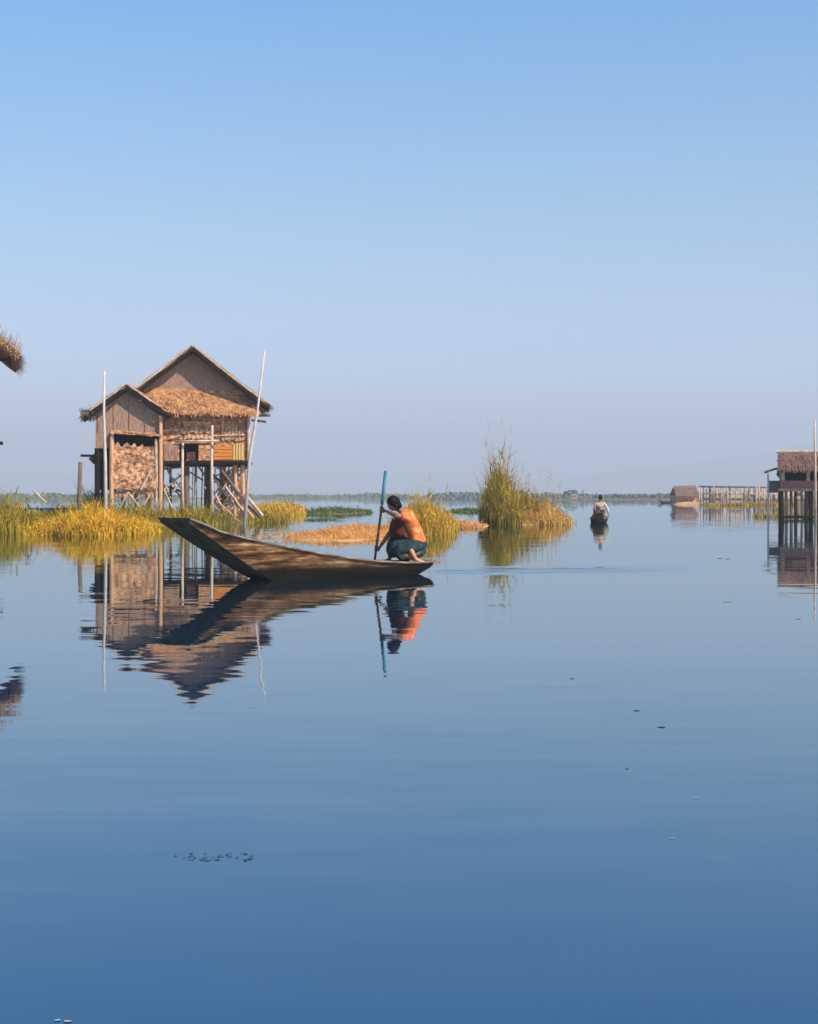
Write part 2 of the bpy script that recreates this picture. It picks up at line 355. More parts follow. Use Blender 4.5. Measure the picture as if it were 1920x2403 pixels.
# ------------------------------------------------------------------ thatch helper
def thatch(mb,a,b,c,d,th=.14,nu=14,nv=8,straw=300,sl=.35,over=.18,sw=.035,jit=.03):
    """slab roof: a-b ridge edge, d-c eave edge (a over d)"""
    a,b,c,d=[Vector(x) for x in (a,b,c,d)]
    nrm=(b-a).cross(d-a).normalized()
    if nrm.z<0: nrm=-nrm
    g=[]
    for lay in (0,1):
        for i in range(nu+1):
            for j in range(nv+1):
                u=i/nu; v=j/nv
                p=(a*(1-u)+b*u)*(1-v)+(d*(1-u)+c*u)*v
                p+=Vector((R.uniform(-jit,jit),R.uniform(-jit,jit)*.5,R.uniform(-jit,jit)))
                g.append(p+nrm*(th*lay))
    k=(nu+1)*(nv+1); fs=[]
    for i in range(nu):
        for j in range(nv):
            q=i*(nv+1)+j; fs.append((q,q+1,q+nv+2,q+nv+1)); fs.append((k+q,k+q+nv+1,k+q+nv+2,k+q+1))
    for i in range(nu):
        q=i*(nv+1); fs.append((q,q+nv+1,k+q+nv+1,k+q)); q+=nv; fs.append((q,k+q,k+q+nv+1,q+nv+1))
    for j in range(nv):
        q=j; fs.append((q,k+q,k+q+1,q+1)); q=nu*(nv+1)+j; fs.append((q,q+1,k+q+1,k+q))
    mb.add(g,fs)
    dn=(d-a).normalized(); al=(b-a).normalized()
    for _ in range(straw):
        u=R.uniform(-.01,1.01); v=R.random()**.6
        p=(a*(1-u)+b*u)*(1-v)+(d*(1-u)+c*u)*v+nrm*(th+R.uniform(0,.03))
        if R.random()<.35: p=d*(1-u)+c*u-dn*.15+nrm*R.uniform(0,th)
        l=sl*R.uniform(.5,1.2); q=p+dn*l+al*R.uniform(-.08,.08)+Vector((0,0,-over*R.random()*.5 if v>.8 else 0))
        w2=al*sw*R.uniform(.4,1)
        mb.add([p-w2+nrm*.01,p+w2+nrm*.01,q+w2*.6+nrm*.02,q-w2*.6+nrm*.02],[(0,1,2,3)])

def wallgrid(mb,x0,x1,z0,z1,y0,y1,holes=()):
    xs=sorted({x0,x1,*[h[0] for h in holes],*[h[1] for h in holes]}); zs=sorted({z0,z1,*[h[2] for h in holes],*[h[3] for h in holes]})
    for i in range(len(xs)-1):
        for j in range(len(zs)-1):
            cx=(xs[i]+xs[i+1])/2; cz=(zs[j]+zs[j+1])/2
            if any(h[0]<cx<h[1] and h[2]<cz<h[3] for h in holes): continue
            mb.box((xs[i],y0,zs[j]),(xs[i+1],y1,zs[j+1]))

# ------------------------------------------------------------------ the stilt house
class Frame:
    def __init__(s,O,a): s.O=Vector(O); s.a=a; s.u=Vector((math.cos(a),math.sin(a),0)); s.v=Vector((-math.sin(a),math.cos(a),0))
    def at(s,px,py,ly):
        r=Vector(((px-960)/F,1,-(py-HY)/F)); c=Vector((0,0,H))
        t=(ly-(c-s.O).dot(s.v))/r.dot(s.v); p=c+r*t-s.O
        return Vector((p.dot(s.u),ly,p.z+s.O.z))
HA=math.atan(.150)
fr=Frame((-9.3,64,0),HA)
A=fr.at
root=thing('stilt_house','bamboo and thatch house on stilts with a small gabled annex, standing over the grass bank','stilt house',(-9.3,64,0),HA)
def part(mb,name,m,label=None,par=None,smooth=False):
    o=mb.build(name,m,par or root,None,smooth)
    if label: o['label']=label
    return o
yR=-.62
pk=A(452,809,yR); re=A(632,953,yR); le=Vector((2*pk.x-re.x,yR,re.z))
back=6.0
def gable_roof(pk,re,le,y0,y1,straw,th=.10,m='thatch',name='roof'):
    mb=MB()
    for e in (re,le):
        thatch(mb,(pk.x,y0,pk.z-th),(pk.x,y1,pk.z-th),(e.x,y1,e.z-th*.4),(e.x,y0,e.z-th*.4),th=th,straw=straw,nu=16,nv=12,sl=.3)
    rf=part(mb,name,m)
    # rake boards under the front edge, pale batten on top
    b=MB(); t=MB()
    for e in (re,le):
        d=(Vector((e.x-pk.x,0,e.z-pk.z))).normalized()
        b.beam((pk.x,y0+.35,pk.z-.24),(e.x,y0+.35,e.z-.2),.06,.10)
        ns=7; pv=None
        for i in range(ns+1):
            q=i/ns; sag=.05*math.sin(PI*q)+R.uniform(-.018,.018)
            c=Vector((pk.x+(e.x-pk.x)*q,y0-.03+R.uniform(-.006,.006),pk.z-.20+(e.z+.07-pk.z)*q-sag))
            if pv is not None:
                b.beam(pv-(c-pv)*.02,c,.05,.12+R.uniform(-.02,.03))
                if i<ns: t.beam(pv+Vector((0,-.03,.20)),c+Vector((0,-.03,.20+R.uniform(-.015,.015))),.04,R.uniform(.03,.07))
            pv=c
    part(b,'rake_board','dark',par=rf); part(t,'edge_batten','bamboo',par=rf)
    return rf
gable_roof(pk,re,le,yR,back,900,name='roof')
# ridge finial crossing and right beam ends
# main gable wall
wl=A(330,1085,0).x; wr=A(586,1085,0).x
sl_=(pk.z-re.z)/(re.x-pk.x)
gz=lambda x: pk.z-.30-abs(x-pk.x)*sl_
gb=MB(); zaw=A(452,915,0).z
gb.prism([(wl+.1,zaw),(wr-.05,zaw),(wr-.05,max(zaw,gz(wr-.05))+.002),(pk.x,gz(pk.x)),(wl+.1,max(zaw,gz(wl+.1))+.002)][::1],0,.06)
part(gb,'gable_wall','board')
# vertical battens on gable
# lower front wall with a doorway
zf=A(452,1084,0).z
dl=A(421,1040,0); dr=A(466,1080,0)
fw=MB(); wallgrid(fw,wl,wr,zf,zaw-.003,0,.07,[(dl.x,dr.x,zf,dl.z)])
part(fw,'front_wall','mat_wall')
sw=MB(); sw.box((wl,.075,zf),(wl+.06,back-.4,zaw)); part(sw,'side_wall','mat_wall')
sw=MB(); sw.box((wr-.06,.075,zf),(wr,back-.4,zaw+.1)); part(sw,'side_wall','mat_wall')
bw=MB(); bw.prism([(wl+.065,zf),(wr-.065,zf),(wr-.065,max(zaw-.3,gz(wr-.05))),(pk.x,gz(pk.x)),(wl+.065,max(zaw-.3,gz(wl+.1)))],back-.5,back-.43); part(bw,'back_wall','mat_wall')
fl=MB(); fl.box((wl-.05,-.25,zf-.10),(wr+.1,back-.3,zf-.005)); part(fl,'floor','post')
# cloth and door leaf in the doorway
cl=MB(); cl.box((dl.x+.30,.45,zf),(dr.x-.12,.5,dl.z-.35)); part(cl,'curtain','red','faded red cloth hanging in the doorway')
dk=MB(); dk.box((dl.x-.62,-.045,zf+.02),(dl.x-.06,-.003,dl.z-.02)); part(dk,'door_leaf','board','grey brown door leaf folded back beside the doorway')
# orange and yellow planks low on the right of the wall
a0=A(502,1079,-.03); a1=A(546,1047,-.03); a2=A(572,1079,-.03)
pn=MB(); k=4
for i in range(k): pn.box((a0.x,-.04-.004*(i%2),a0.z+(a1.z-a0.z)*i/k+.01),(a1.x,-.003,a0.z+(a1.z-a0.z)*(i+1)/k-.01))
part(pn,'plank_panel','orange','bright orange planks low on the wall')
pn=MB()
for i in range(4): pn.box((a1.x+.02+(a2.x-a1.x)*i/4,-.045-.005*(i%2),a0.z),(a1.x+(a2.x-a1.x)*(i+1)/4-.01,-.003,a1.z+.08+.04*(i%2)))
part(pn,'plank_panel','yellow','short yellow upright planks beside the orange ones')
# mat patches on the wall and battens
pt=MB()
for (x0,y0,x1,y1,o) in ((430,988,495,1002,.03),(424,1004,500,1016,.045),(432,1018,498,1030,.03),(520,985,575,1035,.03),(388,985,420,1008,.035)):
    p=A(x0,y0,-o); q=A(x1,y1,-o)
    n=7
    for i in range(n):
        xa=p.x+(q.x-p.x)*i/n; xb=p.x+(q.x-p.x)*(i+1)/n-.02
        pt.add([(xa,-o-.03,p.z+R.uniform(-.05,.05)),(xb,-o-.03,p.z+R.uniform(-.05,.05)),(xb,-o-.05,q.z+R.uniform(-.06,.06)),(xa,-o-.05,q.z+R.uniform(-.06,.06)),
                (xa,-.002,p.z),(xb,-.002,p.z),(xb,-.002,q.z),(xa,-.002,q.z)],[(3,2,1,0),(4,5,6,7),(0,1,5,4),(2,3,7,6),(1,2,6,5),(3,0,4,7)])
part(pt,'mat_patch','mat_tan')
bt=MB()
for (x0,y0,x1,y1) in ((428,990,497,993),(412,1036,512,1033),(500,1022,575,1020),(385,1010,420,1008),(400,1025,425,1022)):
    bt.beam(A(x0,y0,-.12),A(x1,y1,-.12),.05,.05)
part(bt,'wall_batten','bamboo')
st=MB(); st.beam(A(541,980,-.12),A(580,1013,-.12),.07,.07); part(st,'eave_strut','redwall')
# corner posts
cp=MB(); cp.tube([A(583,975,-.08),A(584,1085,-.08)],.07); part(cp,'corner_post','bamboo')
# pent roof of golden thatch across the gable foot
aw=MB(); zt=A(452,905,0).z; ab=A(340,970,-.62); ac=A(607,976,-.62)
thatch(aw,(A(338,905,0).x,.02,zt-.05),(A(600,936,0).x,.02,A(600,936,0).z),(ac.x,-.55,ac.z),(ab.x,-.55,ab.z),th=.10,nu=26,nv=10,straw=900,sl=.14,over=.2,sw=.028,jit=.06)
part(aw,'pent_roof','thatchy','golden thatched pent roof across the foot of the gable')
# lattice hanging under the pent roof
la=MB()
for i in range(9):
    x=400+i*12; la.beam(A(x,962,-.5),A(x+1,982+R.uniform(-4,4),-.45),.05,.03)
la.beam(A(396,966,-.53),A(505,966,-.53),.04,.05); la.beam(A(400,976,-.53),A(500,977,-.53),.03,.04)
part(la,'hanging_lattice','thatchdk')
# beam ends at the right eave
for (x0,y0,x1,y1) in ((585,975,635,975),(590,986,625,990)):
    b=MB(); b.beam(A(x0,y0,-.2),A(x1,y1,-.2),.08,.10); part(b,'beam','post')
# stilts under the main floor
for (x,w_,m_,ly) in ((383,.10,'post',.2),(437,.27,'post',.1),(491,.26,'dark',-.05),(552,.15,'post_or',0),(569,.22,'post_or',.05),
                     (400,.12,'post',3),(460,.13,'post',5.2),(520,.13,'post',5.2),(574,.12,'post',5.2),(345,.12,'post',5.2),(520,.12,'post',2.6)):
    p=A(x,1090,ly); b=MB(); b.tube([(p.x+R.uniform(-.08,.08),ly,-.6),(p.x+R.uniform(-.03,.03),ly,zf*.5),(p.x,ly,zf-.08)],[w_/2*1.1,w_/2,w_/2*.92],8,jit=.12)
    part(b,'stilt',m_)
# floor beams
b=MB(); b.tube([A(367,1087,-.3),A(478,1086,-.3),A(588,1086,-.3)],[.09,.11,.08],8,jit=.1); part(b,'beam','dark')
b=MB(); b.beam(A(372,1092,1.5),A(588,1092,1.5),.14,.14); part(b,'beam','dark')
b=MB(); b.beam(A(365,1102,-.1),A(450,1094,-.1),.09,.08); part(b,'beam','post')
# braces
for (x0,y0,x1,y1,ly,r,m_) in ((385,1150,412,1210,.1,.05,'bamboo'),(375,1120,400,1170,.5,.05,'bamboo'),(466,1094,490,1130,.0,.05,'post'),
     (512,1094,566,1165,-.12,.07,'post'),(500,1120,548,1185,.2,.05,'bamboo'),(528,1140,580,1212,-.1,.05,'bamboo'),
     (500,1190,545,1110,.3,.04,'bamboo'),(510,1205,560,1130,.5,.04,'bamboo'),(505,1160,540,1225,.15,.05,'bamboo'),(520,1100,555,1140,.6,.05,'bamboo'),
     (530,1228,566,1170,.1,.045,'bamboo'),(514,1180,566,1228,.0,.045,'post_or'),(574,1160,616,1211,-.2,.085,'bamboo'),(572,1178,612,1216,.0,.06,'post'),(575,1190,596,1216,-.3,.05,'bamboo'),
     (390,1140,430,1155,2,.05,'post'),(412,1140,385,1085,.3,.05,'bamboo')):
    b=MB(); b.tube([A(x0,y0,ly),A(x1,y1,ly)],r,6,jit=.1); part(b,'brace',m_)
for i in range(24):
    x=R.uniform(428,562); l_=R.uniform(.1,4.5); p=A(x,1092,l_); q=A(x+R.uniform(-14,14),R.uniform(1190,1225),l_)
    b=MB(); b.tube([p,(q.x,l_,-.3)] if False else [Vector((p.x,l_,zf-.12)),Vector((q.x,l_,-.3))],R.uniform(.025,.05),6,jit=.1); part(b,'stilt',R.choice(['post','bamboo','bamboo','post_or']))
for i in range(12):
    x=R.uniform(400,540); l_=R.uniform(.2,2.5); sx=R.choice((-1,1))*R.uniform(25,50); y0=R.uniform(1098,1150)
    b=MB(); b.tube([A(x,y0,l_),A(x+sx,y0+R.uniform(25,60),l_)],R.uniform(.025,.045),6,jit=.1); part(b,'brace',R.choice(['post','bamboo']))
# ragged matting hung between right stilts
mt=MB()
for i in range(80):
    x=R.uniform(500,564); y=R.uniform(1098,1200); p=A(x,y,R.uniform(.75,.95)); l=R.uniform(.25,.7); an=R.choice([.9,-.8,.3,1.5])+R.uniform(-.2,.2)
    q=p+Vector((math.cos(an)*l,R.uniform(-.03,.03),math.sin(an)*l)); mt.beam(p,q,.02,.06)
part(mt,'stick_screen','mat_wall')

# ---- annex
yA=-1.9; yAR=-2.27
ap=A(298,899,yAR); al_=A(196,976,yAR); ar=A(396,968,yAR)
gable_roof(ap,ar,al_,yAR,.6,420,th=.09,name='annex_roof')
# ragged left eave tuft
tf=MB()
for _ in range(220):
    p=A(R.uniform(192,226),R.uniform(960,985),R.uniform(-2.6,-.5)); mx_=R.uniform(.12,.4)
    tf.blade(p,-mx_,Vector((R.uniform(-.15,.1),R.uniform(-.08,.08),0)),.05,R.uniform(0,PI),2)
part(tf,'eave_fringe','thatchdk')['kind']='stuff'
x0=A(224,1000,yA).x; x1=A(382,1000,yA).x; pz=ap.z-.28
sa=(ap.z-al_.z)/(ap.x-al_.x); g2=lambda x: pz-abs(x-ap.x)*sa
zb=A(260,1017,yA).z; zlo=A(240,1052,yA).z
g=MB(); g.prism([(x0,zb+.003),(x1,zb+.003),(x1,g2(x1)),(ap.x,pz),(x0,g2(x0))],yA,yA+.06); part(g,'annex_gable_wall','board')
xm=A(262,1040,yA).x
g=MB(); g.box((x0,yA,zlo),(xm,yA+.06,zb)); part(g,'annex_corner_wall','board')
# sloping boards and battens on the annex gable
for i in range(5):
    b=MB(); x=x0+.1+(i)*.62; b.beam((x,yA-.02,zb+.05),(x,yA-.02,g2(x)-.02),.02,.03); part(b,'gable_batten','board')
# side walls of annex
g=MB(); g.box((x0,yA+.065,zlo),(x0+.06,-.05,g2(x0)-.05)); part(g,'annex_side_wall','board')
g=MB(); g.box((x1-.06,yA+.065,A(380,1090,yA).z),(x1,-.05,g2(x1)-.05)); part(g,'annex_side_wall','mat_wall')
# window opening band: dark inside, propped shutter above, torn mat wall below
zw1=A(300,1044,yA).z; xr=A(376,1040,yA).x; zmb=A(300,1164,yA).z
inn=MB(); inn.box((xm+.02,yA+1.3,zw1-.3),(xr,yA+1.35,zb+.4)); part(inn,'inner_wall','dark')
aw=MB(); thatch(aw,(xm,yA-.02,zb+.08),(xr+.02,yA-.02,zb-.02),(xr+.05,yA-.30,zb-.12),(xm-.05,yA-.30,zb-.03),th=.04,nu=10,nv=3,straw=120,sl=.12,over=.1)
part(aw,'window_hood','mat_wall','narrow propped hood shading the long window opening')
lo=MB(); nx,nz=26,26; vs=[]
def lowx(u,v): return xm+.05+(xr-xm-.02)*u + .05*math.sin(v*9)*(.5-u)
for i in range(nx+1):
    for j in range(nz+1):
        u=i/nx; v=j/nz; z=zmb+(zw1-zmb)*v
        if j==nz: z+=R.uniform(-.16,.12)
        if j==0: z+=R.uniform(-.15,.12)
        vs.append((lowx(u,v),yA-.05-.10*mnoise.noise(Vector((u*4,v*4,1)))-.05*mnoise.noise(Vector((u*13,v*13,4)))-.06*abs(math.sin(v*7)),z))
fs=[(i*(nz+1)+j,(i+1)*(nz+1)+j,(i+1)*(nz+1)+j+1,i*(nz+1)+j+1) for i in range(nx) for j in range(nz)]
lo.add(vs,fs)
# back skin gives the mat thickness
lo.add([(x,y+.05,z) for x,y,z in vs],[f[::-1] for f in fs])
part(lo,'annex_lower_wall','mat_tan','bulging torn matting below the window opening')
fr_=MB()
for _ in range(50):
    u=R.random(); v=R.random(); p=Vector((lowx(u,v),yA-.17-R.uniform(0,.04),zmb+(zw1-zmb)*v)); l=R.uniform(.1,.32)
    an=R.uniform(0,2*PI); q=p+Vector((math.cos(an)*l,R.uniform(-.05,.03),math.sin(an)*l)); fr_.beam(p,q,.012,.035)
part(fr_,'loose_straw','mat_tan')['kind']='stuff'
# annex posts
for (x,y0,y1,r,m_,ly) in ((228,1052,1180,.10,'dark',yA+.1),(243,1052,1180,.11,'dark',yA+.5),(262,1020,1215,.09,'post_or',yA-.12),(376,975,1150,.075,'post_or',yA-.14),(366,1030,1215,.06,'bamboo',yA-.1),
                       (320,1150,1215,.07,'post',yA+.4),(290,1150,1215,.08,'dark',yA+.8),(350,1150,1215,.07,'dark',yA+1.2)):
    p=A(x,y0,ly); b=MB(); b.tube([(p.x,ly,-.4),(p.x+R.uniform(-.03,.03),ly,p.z*.5),(p.x,ly,p.z)],[r*1.05,r,r*.95],8,jit=.1); part(b,'stilt',m_)
# dark sheet painting in the shade of the open left bay
b=MB(); p=A(222,1054,yA+1.0); q=A(262,1150,yA+1.0); b.box((p.x,yA+1.0,q.z),(q.x+.1,yA+1.05,p.z+.05)); part(b,'bay_shade','dark')
b=MB(); b.beam(A(189,1069,yA+.2),A(232,1070,yA+.2),.10,.10); part(b,'beam','dark')
b=MB(); b.beam(A(214,1083,yA+.2),A(236,1064,yA+.2),.22,.30); part(b,'beam','dark')
for (a_,c_) in (((300,1155),(345,1212)),((356,1100),(330,1150)),((275,1205),(300,1155)),((322,1215),(352,1160))):
    b=MB(); b.tube([A(*a_,yA-.2),A(*c_,yA-.25)],.045,6); part(b,'brace','bamboo')
b=MB(); b.beam(A(262,1150,yA-.1),A(378,1148,yA-.1),.1,.1); part(b,'beam','post')

# landing frame of thin poles in front of the house (a thing of its own)
g0=P(465,1200,61.6); lf=thing('landing_frame','two thin pale upright poles joined by a rail in front of the house','pole frame',(g0.x,61.6,0))
def wpart(pts,r,name,m,par,o0,n=8):
    b=MB(); b.tube([Vector(p) for p in pts],r,n,jit=.06); return b.build(name,m,par,o0,True)
o0=Vector((g0.x,61.6,0))
for (x,y0) in ((429,1034),(498,998)):
    t=P(x,y0,61.6); wpart([(t.x+.03,61.6,-.5),(t.x-.02,61.6,t.z*.5),t],[.07,.06,.05],'post','bamboo',lf,o0)
wpart([P(410,1036,61.4),P(514,1034,61.4)],.045,'rail','bamboo',lf,o0)
# free-standing tall poles
def pole(label,pts,r,m='bamboo_w',cat='pole'):
    o0=Vector((pts[0][0],pts[0][1],0)); b=MB(); b.tube(pts,r,8,jit=.05)
    o=b.build('bamboo_pole',m,None,o0,True); return tag(o,label,cat)
t=P(245,872,50); pole('tall straight pale bamboo pole standing in the grass left of the annex',[(t.x+.05,50,-.5),(t.x+.03,50,2.2),(t.x-.02,50,3.8),t],[.065,.055,.045,.035])
a_=P(572,1225,61); b_=P(586,1075,61); c_=P(604,965,61); d_=P(621,824,61)
pole('tall leaning pale bamboo pole at the right corner of the house',[(a_.x,61,-.4),b_,c_,d_],[.075,.065,.05,.035])
t=P(189,1084,58); pole('short dark stake standing in grass left of the house',[(t.x-.1,58,-.3),t],[.09,.08],'post','stake')

# ------------------------------------------------------------------ left house, mostly outside the frame
fr2=Frame((-17.6,58,0),math.atan(.27)); B=fr2.at
root=thing('stilt_house','large house off the left edge, only the shaggy corner of its thatched eave in view','stilt house',(-17.6,58,0),math.atan(.27))
e=B(40,842,-.8); pk2=Vector((e.x-3.6,-.8,e.z+2.7)); 
mb=MB(); thatch(mb,(pk2.x,-.8,pk2.z),(pk2.x,6,pk2.z),(e.x,6,e.z),(e.x,-.8,e.z),th=.26,nu=14,nv=12,straw=900,sl=.4,over=.4,jit=.05)
rmb=mb
thatch(mb,(pk2.x,-.8,pk2.z),(pk2.x,6,pk2.z),(2*pk2.x-e.x,6,e.z),(2*pk2.x-e.x,-.8,e.z),th=.30,straw=300,sl=.5,over=.5,jit=.05)
tf=mb
for _ in range(450):
    u=R.random(); p=Vector((e.x-u*1.6+R.uniform(-.05,.12),R.uniform(-.95,-.75),e.z+.2+u*1.33-R.uniform(0,.15))); tf.blade(p,-R.uniform(.12,.35),Vector((R.uniform(-.05,.25),R.uniform(-.05,.05),0)),.05,R.uniform(0,PI),2)
part(mb,'roof','thatch')
b=MB(); b.beam(B(-60,838,-.4),B(26,846,-.4),.10,.12); b.beam(B(20,836,-.4),B(24,860,-.4),.10,.10); part(b,'rafter','dark')
w0=2*pk2.x-e.x+1.1; w1=B(-14,1000,0).x
g=MB(); g.prism([(w0,2.9),(w1,2.9),(w1,e.z+.55),(pk2.x,pk2.z-.1),(w0,e.z+.55)],0,.06); part(g,'front_wall','mat_wall')
g=MB(); g.box((w1-.06,.065,2.9),(w1,5.5,e.z+.5)); part(g,'side_wall','mat_wall')
g=MB(); g.box((w0,.065,2.9),(w0+.06,5.5,e.z+.5)); part(g,'side_wall','mat_wall')
b=MB(); b.box((w0-.1,-.2,2.75),(w1+.1,5.6,2.895)); part(b,'floor','post')
b=MB(); b.beam((w0,-.25,B(0,1042,-.25).z),B(7,1040,-.25),.10,.13); part(b,'beam','dark')
for x in (w0+.2,(w0+w1)/2,w1-.1):
    for y in (.1,5.3):
        b=MB(); b.tube([(x,y,-.5),(x,y,2.74)],.12,8,jit=.1); part(b,'stilt','post')

# ------------------------------------------------------------------ right house, cut by the frame
O3=P(1880,1218,75); O3.z=0
fr3=Frame(O3,-math.atan(.22)); G=fr3.at
root=thing('stilt_house','small brown house on tall stilts at the right edge, thatch slope over a dark opening','stilt house',tuple(O3),-math.atan(.22))
xl=G(1832,1100,0).x; xr3=xl+6.5
ze=G(1832,1106,-.5).z; zr=G(1832,1071,.5).z; zfl=G(1832,1146,0).z; zwb=G(1832,1128,0).z
mb=MB(); thatch(mb,(xl-.1,.9,zr+.1),(xr3,.9,zr+.1),(xr3,-.45,ze),(xl-.1,-.45,ze),th=.1,nu=22,nv=8,straw=900,sl=.3,over=.1)
thatch(mb,(xl-.1,.9,zr+.1),(xr3,.9,zr+.1),(xr3,3.4,ze-.2),(xl-.1,3.4,ze-.2),th=.1,nu=22,nv=6,straw=100); part(mb,'roof','thatchbr')
b=MB(); b.tube([(xl-.2,.9,zr+.24),(xr3,.9,zr+.24)],.07,6); part(b,'ridge_pole','bamboo')
g=MB(); g.box((xl,0,zfl),(xr3,.06,zwb)); part(g,'front_wall','redwall','reddish low wall under the dark opening')
for x in (G(1838,1100,0).x,G(1897,1100,0).x,xl+2.6,xl+4.5):
    b=MB(); b.box((x-.08,-.02,zwb+.002),(x+.08,.08,ze+.12)); part(b,'wall_post','bamboo')
g=MB(); g.box((xl,.065,zfl),(xl+.06,2.6,ze+.1)); part(g,'side_wall','mat_wall')
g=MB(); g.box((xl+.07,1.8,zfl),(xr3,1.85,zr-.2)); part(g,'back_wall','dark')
b=MB(); b.box((xl-.15,-.3,zfl-.14),(xr3,2.8,zfl-.004)); part(b,'floor','post')
for (x,ly,r,m_) in ((1833,-.1,.13,'dark'),(1857,.1,.07,'post'),(1881,1.8,.06,'bamboo'),(1903,-.1,.11,'dark'),(1917,.2,.09,'dark'),(1845,2.5,.08,'bamboo'),(1868,2.5,.08,'post'),(1893,2.5,.09,'post'),(1925,2.5,.09,'bamboo'),(1960,-.1,.12,'post')):
    p=G(x,1150,ly); b=MB(); b.tube([(p.x+R.uniform(-.05,.05),ly,-.5),(p.x,ly,zfl-.12)],[r*1.05,r],8,jit=.1); part(b,'stilt',m_)
b=MB(); b.tube([G(1833,1213,-.25),G(1935,1213,-.25)],.06,6); part(b,'beam','dark')
for q in (((1866,1150),(1882,1166)),((1886,1150),(1868,1168)),((1905,1165),(1925,1185))):
    b=MB(); b.tube([G(*q[0],.3),G(*q[1],.3)],.05,6); part(b,'brace','bamboo')
# lean-to on its left
b=MB(); thatch(b,(xl,.1,G(1832,1098,0).z),(xl,1.8,G(1832,1098,0).z),(G(1797,1109,0).x,1.8,G(1797,1109,0).z),(G(1797,1109,0).x,.1,G(1797,1109,0).z),th=.07,nu=6,nv=6,straw=80); part(b,'lean_to_roof','thatchdk')
lx=G(1806,1128,.3).x; lz=G(1806,1128,.3).z; lz0=G(1806,1152,.3).z
b=MB(); b.box((lx,.3,lz0),(xl-.02,.36,lz)); b.box((lx,.365,lz0),(lx+.05,1.6,lz)); part(b,'lean_to_wall','board_gr')
b=MB(); p=G(1803,1112,.2); b.tube([(p.x,.2,-.4),(p.x,.2,p.z)],.05,6); part(b,'lean_to_post','bamboo_w')
b=MB(); b.box((lx-.1,.25,lz0-.08),(xl-.02,1.7,lz0-.003)); part(b,'lean_to_floor','post')
t=P(1912,984,73); pole('slim pale pole rising above the roof of the right house',[(t.x+.05,73,-.4),(t.x+.03,73,2.5),t],[.07,.06,.045],'bamboo')

# ------------------------------------------------------------------ fish fence and hut on the right
fo=P(1740,1186,182); fe=thing('fence','long fence of uneven bamboo stakes standing in the water between hut and right house','fence',(fo.x,182,0)); fo.z=0
k=0
for i in range(48):
    x=1640+i*5.9+R.uniform(-1.5,1.5); D=182+R.uniform(-2,2); ht=1142+R.uniform(-3,6)
    dkp=R.random()<.35; m_='post' if dkp else 'stake'
    if i in (0,): m_='bamboo'
    t=P(x,ht,D); r=R.uniform(.05,.11)
    wpart([(t.x+R.uniform(-.2,.2),D,-.4),t],[r*1.1,r],'post',m_,fe,fo,6)
wpart([P(1638,1142,182.2),P(1745,1143,182.2),P(1930,1146,182.2)],.10,'rail','post',fe,fo,6)
wpart([P(1640,1158,182.4),P(1745,1159,182.4),P(1930,1160,182.4)],.07,'rail','bamboo',fe,fo,6)
for i in range(30):
    x=1652+i*9.2; p=P(x,1149+R.uniform(-2,7),183.2); q=P(x+8.9,1180,183.2)
    if R.random()<.85: mb=MB(); mb.box((p.x,183.2,-.1),(q.x,183.26,p.z)); mb.build('screen_panel','mat_pink',fe,fo)
ho=P(1612,1180,200); ho.z=0
hut=thing('thatched_hut','low brown thatched hut on a sandy islet, left end of the far fence','hut',tuple(ho))
mb=MB(); a_=P(1586,1164,200); b_=P(1640,1164,200); tp=P(1588,1144,200); tq=P(1640,1142,200)
def lp(p,dy): return (p.x-ho.x,dy,p.z)
thatch(mb,lp(tp,2.2),lp(tq,2.2),lp(b_,0),lp(a_,0),th=.10,nu=10,nv=6,straw=300,sl=.4,sw=.08,jit=.03)
thatch(mb,lp(tp,2.2),lp(tq,2.2),lp(b_,4.4),lp(a_,4.4),th=.25,nu=10,nv=6,straw=60); mb.build('roof','far_roof',hut)
mb=MB(); mb.box((a_.x-ho.x+.2,.5,0),(b_.x-ho.x-.2,4,a_.z-.02)); mb.build('wall','mat_wall',hut)
bank([(P(1612,1180,201).x,201.5,2.2,3.4),(P(1660,1180,195).x,192,3.2,4)],'mud_o','sand_islet',.35)
clump('low_grass','strip of low yellow green grass along the foot of the far fence','grass',[(P(1800,1180,180).x,180,8.0,1.4,.75,4200)],'grass_m',wd=.12,kind='stuff')
clump('low_grass','low green grass under the right house','grass',[(P(1870,1200,82).x,82,2.2,3,.7,900)],M['grass_g'],wd=.06,kind='stuff')

# ------------------------------------------------------------------ far shore
def far(name,segs,m,seed):
    """segs: px0,px1,D,top height, count of foliage puffs"""
    mb=MB(); rr=random.Random(seed)
    for (p0,p1,D,h,n,dp) in segs:
        for i in range(n):
            px=rr.uniform(p0,p1); d=D+rr.uniform(0,dp); x=(px-960)/F*d; s=h*rr.uniform(.35,1.0)*(.6+.8*abs(mnoise.noise(Vector((px/23,seed,0)))))
            rx=s*rr.uniform(.7,1.6); k=7
            for j in range(k):      # leafy flakes
                a=rr.uniform(0,2*PI); q=rr.random(); c=Vector((x+rx*math.cos(a)*q,d+rx*math.sin(a)*q,s*rr.uniform(.15,.9)))
                w_=s*.38; u=Vector((rr.uniform(-1,1),rr.uniform(-1,1),rr.uniform(-.6,.6))).normalized()*w_; v=Vector((rr.uniform(-1,1)*.4,rr.uniform(-1,1)*.4,1)).normalized()*w_*.8
                mb.add([c-u-v*.6,c+u*.8-v,c+u+v*.5,c-u*.3+v],[(0,1,2,3)])
    o0=Vector(((segs[0][0]-960)/F*segs[0][2],segs[0][2],0)); return mb.build(name,m,None,o0)
tag(far('far_shore_reeds',[(-60,420,520,2.4,700,40),(560,960,640,2.3,900,40),(900,1220,560,1.8,400,40)],'far_green',3),'thin green band of reeds on the horizon behind the house','reeds',kind='stuff')
